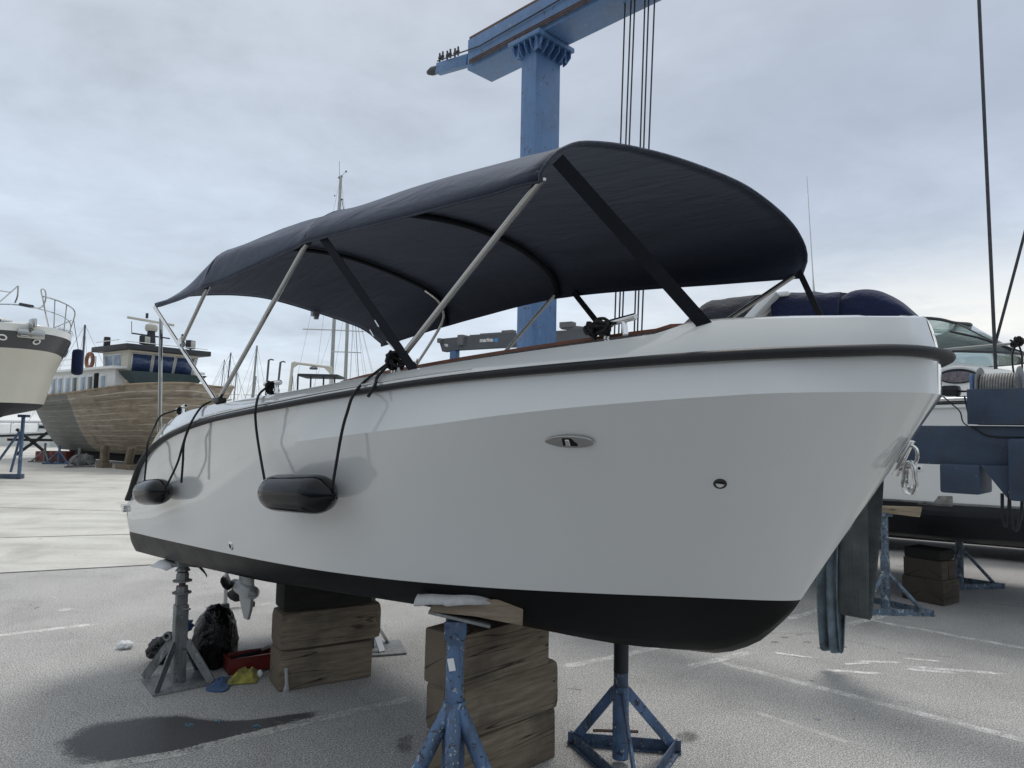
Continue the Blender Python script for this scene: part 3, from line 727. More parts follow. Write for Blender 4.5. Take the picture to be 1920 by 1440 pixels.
# outboard leg behind the transom
om = thing('outboard_motor', 'x', 'x'); del om['label']; del om['category']; om.parent = boat; om.location = (-.26, 0, .02)
bm = MB(); bm.loft([[Vector((L + .25 + .16 * math.cos(a), .13 * math.sin(a), z)) for a in [2 * PI * k / 16 for k in range(16)]] for z in (.62, .95, 1.12)], closed_u=True, caps=True)
bm.loft([[Vector((L + .24 + x * math.cos(a), y * math.sin(a), z)) for a in [2 * PI * k / 16 for k in range(16)]] for x, y, z in ((.10, .05, .62), (.11, .045, .50), (.13, .03, .40))], closed_u=True, caps=True)
bm.box((L + .30, 0, .50), (.34, .20, .018), bev=.006)
bm.tube([(L + .05, 0, .345), (L + .10, 0, .35), (L + .22, 0, .355), (L + .36, 0, .36)], [.012, .05, .062, .055], 16)
T = Matrix(((1, 0, 0, L), (0, 0, -1, .012), (0, 1, 0, 0), (0, 0, 0, 1)))
bm.prism([(.12, .35), (.36, .35), (.33, .26), (.24, .13), (.17, .13), (.13, .22)], .024, T)
bm.build('gearcase', MT['engine_grey'], om, bev=.006, smooth=40)
bm = MB(); bm.tube([(L + .36, 0, .36), (L + .46, 0, .362), (L + .50, 0, .363)], [.045, .04, .02], 14)
for k in range(3):
    a0 = k * 2 * PI / 3 + .4; rg = []
    for i in range(7):
        t = i / 6; rr = .04 + .10 * t; wd = .095 * math.sin(PI * (.2 + .75 * t))
        rg.append([Vector((L + .43 + sgn * wd * .6, rr * math.cos(a0 + sgn * wd * 7), .362 + rr * math.sin(a0 + sgn * wd * 7))) for sgn in (-1, -.3, .3, 1)])
    bm.loft(rg)
bm.build('propeller', MT['black_plastic'], om, solid=.006, smooth=40)

# ---- sun canopy
can = thing('sun_canopy', 'x', 'x'); del can['label']; del can['category']; can.parent = boat
def hoop(s, pts, n=56):
    P = spline([Vector((s, y, z)) for y, z in pts], 12); d = [0]
    for p, q in zip(P[:-1], P[1:]): d.append(d[-1] + (q - p).length)
    out = []; j = 0
    for i in range(n + 1):
        t = d[-1] * i / n
        while j < len(P) - 2 and d[j + 1] < t: j += 1
        f = (t - d[j]) / max(1e-9, d[j + 1] - d[j]); out.append(P[j].lerp(P[j + 1], min(1, f)))
    return out[::-1]
hoops = [hoop(.87, [(.985, 2.515), (.935, 2.575), (.87, 2.628), (.75, 2.685), (.45, 2.755), (.03, 2.808), (-.42, 2.830), (-.80, 2.786), (-1.0, 2.715), (-1.075, 2.63), (-1.02, 2.535)]),
         hoop(2.46, [(.930, 2.600), (.895, 2.665), (.83, 2.725), (.72, 2.785), (.42, 2.865), (.08, 2.905), (-.22, 2.905), (-.55, 2.862), (-.80, 2.775), (-.90, 2.69), (-.93, 2.605)]),
         hoop(3.63, [(.945, 2.525), (.915, 2.63), (.86, 2.715), (.74, 2.785), (.42, 2.868), (.02, 2.895), (-.35, 2.855), (-.70, 2.785), (-.86, 2.715), (-.92, 2.63), (-.945, 2.525)]),
         hoop(4.50, [(.925, 2.510), (.75, 2.585), (.55, 2.632), (.34, 2.658), (.09, 2.662), (-.33, 2.606), (-.72, 2.530), (-.93, 2.420)])]
# front hoop measured a little wider at its shoulders
def interp_h(t):
    i = min(int(t), 2); f = t - i
    A, B = hoops[i], hoops[i + 1]
    Pm = hoops[i - 1] if i > 0 else [p * 2 - q for p, q in zip(A, B)]; Pn = hoops[i + 2] if i < 2 else [q * 2 - p for p, q in zip(A, B)]
    k0 = 1.0; ln_ = [.87, 2.46, 3.63, 4.50]; h_ = ln_[i + 1] - ln_[i]
    dA = (B[0].x - (ln_[i - 1] if i > 0 else A[0].x - h_)); dB = ((ln_[i + 2] if i < 2 else B[0].x + h_) - A[0].x)
    out = []; n = len(A) - 1
    for j in range(n + 1):
        p, q_ = A[j], B[j]; e = abs(j / n * 2 - 1)
        mA = (q_ - Pm[j]) * (h_ / dA) * .75; mB = (Pn[j] - p) * (h_ / dB) * .75 if i < 2 else (q_ - p) * (1.15 if e > .5 else .9)
        v = p * ((1 + 2 * f) * (1 - f) ** 2) + mA * (f * (1 - f) ** 2) + q_ * (f * f * (3 - 2 * f)) - mB * (f * f * (1 - f))
        v.z -= (.004 if i == 0 else .003) * math.sin(PI * f) * (1 - .4 * e)
        v.y *= 1 - .010 * math.sin(PI * f) * e ** 3
        v.z += .004 * mnoise.noise(Vector((v.x * 2.2, v.y * 5, v.z * 3))) * math.sin(PI * f)
        if .45 < e < .99: v += Vector((0, math.copysign(1, v.y), .9)) * (.018 * mnoise.noise(Vector((v.x * .9 + 4, e * 7.5 * math.copysign(1, v.y) + v.x * 1.1, 1.7))) * math.sin(PI * (e - .45) / .54) * math.sin(PI * f) ** .5)
        near = math.exp(-((f - (1 if f > .5 else 0)) / .16) ** 2)       # gather creases beside each hoop
        v += Vector((0, math.copysign(1, v.y), .5)) * (.012 * near * e ** 1.5 * mnoise.noise(Vector((v.x * 6, v.z * 11 + v.y * 5, 3))))
        out.append(v)
    return out
rings = []
for i in range(0, 3 * 22 + 1): rings.append(interp_h(i / 22))
def hem(rg, drop):
    a = rg[0].copy(); c = rg[-1].copy(); a.z -= drop; c.z -= drop; return [a] + rg + [c]
rings = [hem(r, .025) for r in rings]
b = MB(); b.loft(rings); b.build('canopy_cloth', MT['canvas'], can, smooth=50, solid=.006)
b = MB(); fr = [p + Vector((-.004, 0, 0)) for p in rings[0]]; b.tube(fr, .008, 8); b.tube([p + Vector((.004, 0, 0)) for p in rings[-1]], .007, 8)
for e in (0, -1): b.tube([r[e] for r in rings], .005, 6)
b.build('hem_piping', MT['canvas'], can)
for k, (hh, rr) in enumerate(zip(hoops[1:3], (.024, .020))):
    b = MB(); P = [Vector((p.x, p.y * .988, p.z - .022)) for p in hh]; b.tube(P, rr, 10, flat=.7); 
    b.build('sleeve', MT['webbing'], can)
for hh in (hoops[1], hoops[2]):
    b = MB(); rg = []
    for p in hh:
        o_ = Vector((0, p.y * .35, .25)).normalized()
        rg.append([p + Vector((-.022, 0, 0)) + o_ * .005, p + o_ * .008, p + Vector((.022, 0, 0)) + o_ * .005])
    b.loft(rg); b.build('seam_band', MT['canvas'], can, solid=.003)
def leg(a, c, r=.0125): bm = MB(); bm.tube([a, c], r, 12); return bm
Z = Vector
for sg in (1, -1):
    m = lambda s, y, z: Z((s, sg * y, z))
    # front hoop leg, middle hoop leg, rear struts
    bm = leg(m(1.79, bT(1.79) - .02, zT(1.79) + .05), m(.88, .955, 2.512), .0135); l1 = bm.build('hoop_leg', MT['steel'], can)
    bm = MB(); bm.box(m(1.81, bT(1.81) - .02, zT(1.81) + .03), (.05, .025, .07), bev=.008); bm.build('hinge', MT['steel'], l1)
    bm = leg(m(3.44, bT(3.44) - .02, zT(3.44) + .04), m(2.475, .905, 2.600), .0125); l2 = bm.build('hoop_leg', MT['steel'], can)
    bm = MB(); bm.box(m(3.46, bT(3.46) - .02, zT(3.46) + .02), (.10, .05, .03), bev=.008); bm.build('hinge', MT['black_plastic'], l2)
    bm = leg(m(3.52, bT(3.52) - .02, zT(3.52) + .03), m(4.49, .935, 2.485), .0125); bm.tube([m(3.98, .925, 2.19), m(4.02, .925, 2.225)], .019, 10); bm.build('hoop_leg', MT['chrome'], can)
    bm = leg(m(3.985, .925, 2.215), m(3.64, .915, 2.525), .0115) if sg > 0 else MB().tube(spline([m(3.985, .925, 2.215), m(3.78, .92, 2.40), Z((3.64, -.905, 2.54)), Z((3.62, -.885, 2.625)), Z((3.62, -.82, 2.69)), Z((3.62, -.70, 2.745))], 5), .0115, 12); bm.tube([m(3.98, .925, 2.225), m(3.965, .925, 2.25)], .017, 10); bm.build('hoop_leg', MT['steel'], can)
    # rear post standing behind the side deck
    if sg == 1:
        pb = at(303, 788, 5.55)
        bm = MB(); bm.tube([loc((pb.x, pb.y, 1.35)), loc((pb.x + .0, pb.y, atz(303, pb.y, 0).z + 0)) if False else loc(at(302, 592, pb.y))], .014, 10); bm.build('light_post', MT['steel'], can)
    # webbing straps
    bm = MB(); bm.bar(m(.80 if sg > 0 else .88, .975 if sg > 0 else 1.01, 2.545), m(.515, bT(.515) + .006, 2.035), .045 if sg > 0 else .03, .004, up=(0, .6, .3) if sg > 0 else (.3, 1, .3)); st_ = bm.build('strap', MT['webbing'], can)
    for d in (-.028, .028): bm = MB(); bm.box(m(.515 + d * .6, bT(.515 + d * .6) + .008, 2.035 + d * .55), (.016, .012, .016), bev=.003); bm.build('strap_eye', MT['chrome'], st_)
    bm = MB(); bm.bar(m(2.33, .925, 2.60), m(1.655, bT(1.655) + .008, 1.915), .040, .004, up=(0, sg * .9, .2)); st_ = bm.build('strap', MT['webbing'], can)
    for d in (-.026, .026): bm = MB(); bm.box(m(1.655 + d * .7, bT(1.655 + d * .7) + .010, 1.915 - d * .55), (.016, .012, .016), bev=.003); bm.build('strap_eye', MT['chrome'], st_)
    q0 = m(2.33, .925, 2.60).lerp(m(1.655, .9, 1.915), .66)
    for d in (-.026, .026): bm = MB(); bm.bar(q0 + Z((d * .7, sg * .006, -d * .7 - .02)), q0 + Z((d * .7 - .03, sg * .006, -d * .7 - .05)), .006, .006); bm.build('buckle', MT['chrome'], st_)
b = MB(); q = at(507, 566, 5.75); qq = loc(q); b.box(rings[-1][21] + Z((0, 0, -.018)), (.05, .06, .045), bev=.01); b.box(rings[-1][21] + Z((-.02, 0, -.05)), (.03, .035, .03), bev=.008)
b.build('anchor_light', MT['engine_grey'], can)

# ------------------------------------------------------------------ fenders with their ropes
def knot(b, c, r=.035, n=5, rr=.0065, seed=1):
    rnd = random.Random(seed)
    for k in range(n):
        ax = Vector((rnd.uniform(-1, 1), rnd.uniform(-1, 1), rnd.uniform(-1, 1))).normalized(); a0 = ax.orthogonal().normalized(); a1 = ax.cross(a0)
        o_ = Vector((rnd.uniform(-1, 1), rnd.uniform(-1, 1), rnd.uniform(-1, 1))) * r * .45
        b.tube([Vector(c) + o_ + a0 * (r * rnd.uniform(.6, 1) * math.cos(2 * PI * i / 14)) + a1 * (r * .6 * math.sin(2 * PI * i / 14)) for i in range(14)], rr, 7, closed=True)
def fender(label, c, length, rad, axis):
    ax = Vector(axis).normalized(); ft = thing('fender', label, 'fender', W(*c), BR, 'fenders hung along the hull side')
    b = MB(); h = length / 2; pr = [(.016, -h - .012), (.028, -h), (rad * .50, -h + .018), (rad * .80, -h + .05), (rad * .95, -h + .09), (rad, -h + .14), (rad, 0), (rad, h - .14), (rad * .95, h - .09), (rad * .80, h - .05), (rad * .50, h - .018), (.028, h), (.016, h + .012)]
    b.lathe(pr, (0, 0, 0), ax, 36)
    for sgn in (-1, 1): b.tube([ax * sgn * (h + .002) + Vector((0, 0, .02)) * math.cos(a) + ax * sgn * .016 * math.sin(a) + ax * sgn * .008 for a in [2 * PI * k / 12 for k in range(12)]], .007, 6, closed=True)
    b.build('body', MT['fender'], ft, smooth=50); return ft, ax * h
def rope(ft, pts, r=.0062, knots=()):
    o_ = loc(ft.location); b = MB(); b.tube([Vector(p) - o_ for p in spline(pts, 6)], r, 8)
    for k, (p, kr, n) in enumerate(knots): knot(b, Vector(p) - o_, kr, n, r, seed=k + 3)
    return b.build('rope', MT['rope'], ft, smooth=60)
def on(x, y, off):       # boat-frame point just outboard of the hull or coaming under a pixel
    bb = .95
    for _ in range(8):
        q = hp(x, y, bb); z = q.z; s = min(max(q.x, .2), 4.9)
        bb = (bT(s) + (bR(s) - bT(s)) * min(1, max(0, (zT(s) - z) / max(.05, zT(s) - zR(s))))) if z > zR(s) else hull_pt(s, z).y
        bb += off
    return hp(x, y, bb)
f1, ax = fender('large black fender hanging level amidships on the white hull', (2.28, hull_pt(2.28, 1.385).y + .100, 1.395), .56, .086, (1, .03, -.055))
c1 = Vector((2.28, hull_pt(2.28, 1.385).y + .100, 1.395))
rope(f1, [(2.88, bT(2.88) - .05, zT(2.88) + .06), on(487, 738, .015), on(480, 762, .075), on(479, 785, .075), on(484, 830, .06), c1 + ax + Vector((0, .0, .02))], knots=[((2.88, bT(2.88) - .055, zT(2.88) + .05), .036, 8)])
kq = (1.80, bT(1.80) - .0, zT(1.80) + .055)
rope(f1, [kq, on(684, 715, .02), on(662, 742, .085), on(652, 770, .085), on(640, 815, .07), c1 - ax + Vector((0, 0, .02))], knots=[(kq, .042, 9), (c1 - ax, .02, 3)])
rope(f1, [kq, on(709, 705, .03), on(703, 722, .045), on(690, 744, .06)], .0068)
c2 = Vector((4.06, hull_pt(4.06, 1.27).y + .095, 1.268))
f2, ax = fender('black fender at the stern quarter below the curved rub rail', tuple(c2), .44, .080, (1, .0, -.10))
rope(f2, [(4.19, bT(4.17) - .05, zT(4.17) + .06), on(303, 779, .01), on(291, 798, .03), on(277, 832, .06), on(274, 870, .07), c2 + ax * .72 + Vector((0, .0, .078))], knots=[((4.17, bT(4.17) - .05, zT(4.17) + .055), .03, 5)])
rope(f2, [(3.47, bT(3.47) - .02, zT(3.47) + .03), on(379, 762, .012), on(356, 797, .055), on(344, 830, .06), on(332, 870, .08), c2 - ax + Vector((0, .0, .02))], knots=[((3.46, bT(3.46) - .02, zT(3.46) + .02), .022, 4), (c2 - ax, .02, 3)])
rope(f2, [on(356, 797, .06), on(345, 830, .07), on(343, 865, .075), on(340, 905, .08)], .0068)
# mooring line left on the bow cleat (lies on the boat)
q = hp(1130, 611, bT(.85) - .05); bm = MB(); knot(bm, Vector((q.x, q.y, q.z - .002)), .034, 9, .006, 11); knot(bm, Vector((q.x + .05, q.y, q.z - .012)), .026, 6, .006, 12)
kn = bm.build('rope_coil', MT['rope'], None); kn.matrix_world = lmat(boat); tag(kn, 'knotted black line wound round the bow cleat', 'rope')

# ------------------------------------------------------------------ timber blocks carrying the keel
def block(label, c, dims, yaw, mat='wood', group='timber blocks under the keel', rnd=.018, tilt=0):
    b = MB(); b.box((0, 0, 0), dims, bev=rnd); o_ = b.build('timber_block', MT[mat], None, smooth=40)
    # slight hewn irregularity
    for v in o_.data.vertices:
        v.co += Vector((0, 1, 1)) * .006 * mnoise.noise(v.co * 5 + Vector(c)); 
    o_.location = c; o_.rotation_euler = (tilt, 0, yaw); return tag(o_, label, 'timber block', group)
YB = math.atan2(-BN.y, -BN.x)          # long side across the boat
def WB(s, b, z): p = W(s, b, z); return (p.x, p.y, p.z)
gb = 'timber blocks stacked under the open boat'
block('pale bottom timber block of the stack beside the blue tripod jack', WB(1.985, .06, .1225), (.67, .245, .245), YB + .01, 'wood', gb, .014)
block('round-edged timber block in the middle of the stack beside the blue tripod jack', WB(1.985, .055, .370), (.70, .255, .25), YB - .015, 'wood', gb, .045)
block('squared timber block topping the stack beside the blue tripod jack', WB(1.965, .12, .6225), (.63, .245, .255), YB + .02, 'wood', gb, .012)
ra, rb_, rc = gnd(521, 1299), gnd(697, 1269), gnd(493, 1270)
yr = math.atan2(rb_.y - ra.y, rb_.x - ra.x); lr = (rb_ - ra).length; dx = (rb_ - ra).normalized(); dy = Vector((-dx.y, dx.x, 0)); cR = (ra + rb_) / 2 + dy * .13
block('wide bottom timber block of the stack beside the red tray', (cR.x, cR.y, .123), (lr, .26, .246), yr, 'wood', gb, .016)
block('round-ended timber block in the middle of the stack beside the red tray', (cR.x + dx.x * .03, cR.y + dx.y * .03, .371), (lr + .07, .27, .25), yr + .012, 'wood', gb, .05)
block('near-black timber block on top of the stack beside the red tray', (cR.x + dx.x * .005, cR.y, .616), (lr - .03, .25, .236), yr - .01, 'wood_dark', gb, .014)
b = MB(); pk = gnd(526, 1300, 0); d_ = Vector((-dy.x, -dy.y, 0)); b.loft([[Vector((x + .004 * math.sin(z * 30), -.004, z)) for x in (-.010 - .012 * max(0, (.06 - z) / .06), .010 + .012 * max(0, (.06 - z) / .06))] for z in (.0, .03, .06, .10, .14, .155)])
o_ = b.build('strap_end', MT['carpet'], None, solid=.003); o_.location = (pk.x + dx.x * .03 + d_.x * .008, pk.y + dx.y * .03 + d_.y * .008, .0); o_.rotation_euler = (0, 0, yr); tag(o_, 'frayed pale strap end hanging against the bottom block beside the yellow cloth', 'strap')

# ------------------------------------------------------------------ boat stands
# near blue stand: steel tube, three round legs, swivel plate
def tripod(label, c, top, r_in, r_out, split, legs, leg_top, leg_r, mat, group, base_r=.38, flat=False, ring=False, name='boat_stand', a0=0.0):
    t = thing(name, label, 'boat stand', (c[0], c[1], 0), 0, group)
    b = MB(); b.tube([(0, 0, split - .03), (0, 0, top)], r_in, 20); b.build('inner_tube', mat, t)
    b = MB(); b.tube([(0, 0, .02), (0, 0, split - .01), (0, 0, split)], [r_out, r_out, r_out * .97], 20); b.build('outer_tube', mat, t)
    for k in range(legs):
        a = a0 + 2 * PI * k / legs; d = Vector((math.cos(a), math.sin(a), 0)); b = MB()
        if flat: b.bar(d * r_out * .9 + Vector((0, 0, leg_top)), d * base_r + Vector((0, 0, .025)), leg_r * 2.2, .012, up=d.cross(Vector((0, 0, 1))).cross(Vector((0, 0, 1))))
        else: b.tube([d * r_out * .6 + Vector((0, 0, leg_top)), d * base_r + Vector((0, 0, .02))], leg_r, 14)
        b.build('leg', mat, t)
    if ring:
        for k in range(3):
            a, a2 = a0 + 2 * PI * k / 3, a0 + 2 * PI * (k + 1) / 3; b = MB()
            A, B_ = Vector((math.cos(a), math.sin(a), 0)) * (base_r + .05), Vector((math.cos(a2), math.sin(a2), 0)) * (base_r + .05)
            ex = (B_ - A).normalized() * .03
            b.bar(A - ex + Vector((0, 0, .03)), B_ + ex + Vector((0, 0, .03)), .008, .055); b.bar(A - ex + Vector((0, 0, .006)), B_ + ex + Vector((0, 0, .006)), .05, .008)
            b.build('base_bar', mat, t)
    return t
GS = 'boat stands propping the open boat'
jf = W(1.60, .70, 0); pv = at(852, 1300, 3.0); jf = Vector((pv.x, 3.0, 0))
t1 = tripod('blue tripod boat stand with paint-spattered round legs nearest the camera', jf, .90, .0375, .047, .58, 4, .52, .030, MT['blue_jack'], GS, .40, a0=math.radians(-150 + 90))
for ch in [o for o in SC.objects if o.parent == t1 and o.name.startswith('leg')]: bpy.data.objects.remove(ch)
for ax_, ay_ in ((-.30, -.13), (.30, -.13), (.02, -.40), (.0, .38)):
    b = MB(); d = Vector((ax_, ay_, 0)); u_ = d.normalized(); b.tube([u_ * .022 + Vector((0, 0, .56)), u_ * .05 + Vector((0, 0, .50)), d * .96 + Vector((0, 0, .02))], [.024, .031, .029], 14); b.build('leg', MT['blue_jack'], t1)
b = MB()
for yy in (-.036, .036):
    T = Matrix(((1, 0, 0, 0), (0, 0, -1, yy + .004), (0, 1, 0, .855), (0, 0, 0, 1)))
    b.prism([(.045 * math.cos(a), .045 * math.sin(a)) for a in [PI + PI * k / 10 for k in range(11)]] + [(.045, .05), (-.045, .05)], .008, T)
b.tube([(0, -.055, .85), (0, .055, .85)], .011, 10); b.build('swivel_lug', MT['blue_jack_dark'], t1)
Rt = Matrix.Rotation(math.radians(12), 3, 'Y') @ Matrix.Rotation(math.radians(-6), 3, 'X')
b = MB(); b.box((.015, .02, .912), (.26, .15, .012), Rt, .003); b.build('head_plate', MT['grey_jack'], t1)
b = MB(); b.box((.0, .0, .0), (.05, .002, .028)); o_ = b.build('sticker', MT['paper'], t1); o_.location = (-.012, -.0378, .735); o_.rotation_euler = (0, 1.35, -.2)
Tp = Matrix(((1, 0, 0, 0), (0, 0, -1, .06), (0, 1, 0, 0), (0, 0, 0, 1)))
b = MB(); b.prism([(-.16, -.022), (.02, -.045), (.215, -.088), (.222, .018), (.10, .020), (-.16, .006)], .12, Tp); pw = b.build('wooden_pad', MT['wood'], None, bev=.004); pw.location = (jf.x + .055, jf.y + .01, .972); pw.rotation_euler = (math.radians(-5), math.radians(-2), math.radians(3)); tag(pw, 'weathered wedge-shaped wooden pad clamped between the hull and the nearest blue stand', 'pad')
b = MB(); rg = []
for i in range(22):
    x = -.225 + .345 * i / 21; cut = .05 * max(0, i - 15) / 6
    r = []
    for k in range(9):
        y = -.083 + .19 * k / 8 + cut * (1 - k / 8); dr = -.020 * max(0, (.22 - k / 8) / .22) ** 1.5 * (1 if -.11 < x else .6)
        r.append(Vector((x, y, .006 * math.sin(x * 17 + 1) + dr + .004 * mnoise.noise(Vector((x * 14, y * 14, 2))) + (-.010 if x < -.16 else 0) * min(1, (-.16 - x) * 20))))
    rg.append(r)
b.loft(rg); cp_ = b.build('carpet_offcut', MT['carpet'], None, solid=.010); cp_.location = (jf.x + .055, jf.y + .005, .997); cp_.rotation_euler = (math.radians(-5), math.radians(1), math.radians(3)); tag(cp_, 'pale grey carpet offcut laid over the pad of the nearest blue stand', 'carpet offcut')
# right blue stand: post with flat bars on an angle-iron triangle
ja, jb_ = gnd(1075, 1396), gnd(1266, 1412); jc = gnd(1163, 1432)
t2 = thing('boat_stand', 'blue boat stand with a triangular angle-iron base standing to the right of the stacked timbers', 'boat stand', (jc.x, jc.y, 0), 0, GS)
LA, LB = ja - jc, jb_ - jc; LC = Vector((.02, -.40, 0))
b = MB(); b.tube([(0, 0, .35), (0, 0, .86)], .0375, 20); b.build('inner_tube', MT['blue_jack_dark'], t2)
b = MB(); b.tube([(0, 0, .03), (0, 0, .39)], .042, 20); b.build('outer_tube', MT['blue_jack'], t2)
b = MB(); b.tube([(0, 0, .46), (0, 0, .74)], .0385, 20); b.build('tar_band', MT['navy_black'], t2)
b = MB(); b.tube([(-.14, .02, .155), (.09, -.01, .165)], .008, 8); b.build('locking_pin', MT['rust'], t2)
for P_ in (LA, LB, LC):
    b = MB(); u_ = P_.normalized(); b.bar(u_ * .035 + Vector((0, 0, .36)), P_ * .93 + Vector((0, 0, .05)), .050, .012, up=Vector((0, 0, 1)).cross(u_).cross(u_) if False else u_.cross(Vector((0, 0, 1)))); b.build('leg', MT['blue_jack'], t2)
for A, B_ in ((LA, LB), (LB, LC), (LC, LA)):
    b = MB(); ex = (B_ - A).normalized() * .03; b.bar(A - ex + Vector((0, 0, .035)), B_ + ex + Vector((0, 0, .035)), .007, .06); b.bar(A - ex + Vector((0, 0, .008)), B_ + ex + Vector((0, 0, .008)), .05, .007); b.build('base_bar', MT['blue_jack_dark'], t2)
b = MB(); b.box((0, 0, .865), (.16, .16, .014), bev=.003); b.build('head_plate', MT['blue_jack_dark'], t2)
# grey screw stand at the stern
pl_ = [gnd(278, 1273), gnd(297, 1298), gnd(388, 1280), gnd(362, 1258)]
cg = gnd(333, 1280)
t3 = thing('boat_stand', 'grey screw-post boat stand on a square plate under the stern', 'boat stand', (cg.x, cg.y, 0), 0, GS)
yg = math.atan2(pl_[2].y - pl_[1].y, pl_[2].x - pl_[1].x); Rg = Matrix.Rotation(yg, 3, 'Z')
b = MB(); b.box((0, 0, .008), (.37, .36, .014), Rg, .003); b.build('base_plate', MT['grey_jack'], t3)
b = MB(); b.box((0, 0, .26), (.080, .080, .49), Rg, .006); b.build('outer_post', MT['grey_jack'], t3)
b = MB(); b.box((0, 0, .545), (.066, .066, .08), Rg, .005); b.lathe([(.060, .578), (.060, .586)], n=20); b.lathe([(.042, .586), (.038, .625)], n=8); b.build('screw_nut', MT['grey_jack'], t3)
b = MB(); b.tube([(0, 0, .57), (0, 0, .80)], .021, 16); b.build('screw', MT['rust'], t3)
b = MB(); b.lathe([(.060, .655), (.060, .663)], n=20); b.lathe([(.042, .663), (.042, .70), (.036, .715)], n=8); b.build('locking_collar', MT['grey_jack'], t3)
b = MB(); b.box((0, 0, .775), (.085, .10, .045), Rg, .006); b.tube([(-.06, -.03, .765), (.02, -.03, .765)], .013, 10); b.lathe([(.05, .725), (.03, .752)], n=8); b.build('head', MT['grey_jack'], t3)
for k in range(4):
    a = yg + PI / 4 + k * PI / 2; d = Vector((math.cos(a), math.sin(a), 0)); b = MB(); b.bar(d * .052 + Vector((0, 0, .27)), d * .235 + Vector((0, 0, .018)), .055, .010, up=d.cross(Vector((0, 0, 1)))); b.build('leg', MT['grey_jack'], t3)
b = MB(); b.tube([Vector((-.075, -.02, .30)) + Vector((.022 * math.cos(a), 0, .022 * math.sin(a))) for a in [2 * PI * k / 14 for k in range(14)]], .007, 8, closed=True); b.build('pin_ring', MT['grey_jack'], t3); b = MB(); b.tube([(.03, -.03, .48), (.085, -.06, .49)], .007, 8); b.build('locking_bolt', MT['grey_jack'], t3)
# pale stand seen past the rear stack
c4 = gnd(712, 1218); t4 = thing('boat_stand', 'pale grey boat stand half hidden behind the rear timber stack', 'boat stand', (c4.x, c4.y, 0), 0, GS)
b = MB(); b.box((0, 0, .008), (.36, .34, .014), Matrix.Rotation(.3, 3, 'Z'), .003); b.build('base_plate', MT['grey_jack'], t4)
b = MB(); b.box((-.09, .03, .30), (.075, .075, .58), Matrix.Rotation(.3, 3, 'Z'), .005); b.build('outer_post', MT['grey_jack'], t4)
b = MB(); b.tube([(-.09, .03, .55), (-.09, .03, .80)], .02, 12); b.build('screw', MT['rust'], t4)
for d in ((.10, .10), (.10, -.12), (-.22, .14), (-.22, -.1)):
    b = MB(); b.bar((-.09 + d[0] * .2, .03 + d[1] * .2, .22), (-.09 + d[0] * 1.25, .03 + d[1] * 1.1, .018), .05, .010); b.build('leg', MT['alu'], t4)
# ------------------------------------------------------------------ rubbish and tools beneath the stern
def crumple(name, label, cat, c, dims, mat, seed, amp=.18, freq=3.0, n=18, rz=0, pinch=None, group=None):
    b = MB(); b.ball((0, 0, 0), 1, n=n); o_ = b.build(name, MT[mat], None, smooth=70)
    for v in o_.data.vertices:
        p = v.co.copy(); d = p.normalized(); k = 1 + amp * mnoise.noise(p * freq + Vector((seed, 0, 0))) + amp * .6 * mnoise.noise(p * freq * 2.3 + Vector((0, seed, 0)))
        fold = amp * .5 * abs(mnoise.noise(Vector((math.atan2(p.y, p.x) * 3, p.z * .8, seed))))
        p = d * (k - fold)
        if pinch: q = max(0, p.z - .55); p.x *= 1 - pinch * q; p.y *= 1 - pinch * q
        p.z = max(p.z, -.78)
        v.co = Vector((p.x * dims[0] / 2, p.y * dims[1] / 2, (p.z + .78) * dims[2] / 1.78))
    o_.location = c; o_.rotation_euler = (0, 0, rz); return tag(o_, label, cat, group)
g1 = gnd(385, 1262); crumple('bin_bag', 'large upright shiny black bin bag behind the grey stand', 'bin bag', (g1.x, g1.y + .14, 0), (.30, .30, .42), 'bag', 3.1, .11, 2.4, 26, pinch=.0)
g1 = gnd(305, 1246); crumple('bin_bag', 'small slumped black bin bag lying left of the grey stand', 'bin bag', (g1.x, g1.y + .08, 0), (.27, .22, .19), 'bag', 8.4, .25, 2.6, 20, rz=.5)
g1 = gnd(330, 1232); crumple('cloth', 'blue rag poking out behind the grey stand on the small bin bag', 'cloth', (g1.x - .02, g1.y + .14, .14), (.14, .08, .10), 'blue_cloth', 2.2, .3, 3)
def rag(label, poly_px, mat, hmax, seed):
    P = [gnd(*p) for p in poly_px]; c = sum(P, Vector()) / len(P); b = MB(); R_ = spline(P, 6, closed=True); n = len(R_); rgs = []
    for k in range(9):
        t = k / 8; rg = []
        for p in R_:
            q = p.lerp(c, t) - c; z = hmax * (math.sin(PI / 2 * t)) * (.6 + .9 * mnoise.noise(Vector((q.x * 11 + seed, q.y * 11, t * 2)))) + .006
            rg.append(Vector((q.x * (1 + .08 * mnoise.noise(q * 25)), q.y, max(.006, z))))
        rgs.append(rg)
    b.loft(rgs, closed_u=True); o_ = b.build('cloth', MT[mat], None, smooth=60, solid=.004); o_.location = (c.x, c.y, 0); return tag(o_, label, 'cloth')
rag('blue cloth dropped on the asphalt in front of the yellow cloth', [(386, 1296), (392, 1282), (412, 1274), (432, 1270), (434, 1282), (420, 1298)], 'blue_cloth', .035, 1)
rag('stained yellow cloth heaped in front of the red tray', [(424, 1286), (434, 1268), (456, 1258), (474, 1262), (488, 1262), (484, 1274), (478, 1282), (450, 1284)], 'yellow_cloth', .085, 5)
tp = gnd(462, 1262); t5 = thing('tool_tray', 'red open tray of tools against the rear timber stack', 'tool tray', (tp.x, tp.y + .06, 0), yr + .05)
b = MB(); ow, od, oh = .30, .15, .10
for (x, y, dx_, dy_) in ((0, -od / 2, ow, .008), (0, od / 2, ow, .008), (-ow / 2, 0, .008, od), (ow / 2, 0, .008, od)):
    b.box((x, y, oh / 2 + .015), (dx_ + .008, dy_ + .008, oh), bev=.003)
b.box((0, 0, .02), (ow, od, .01))
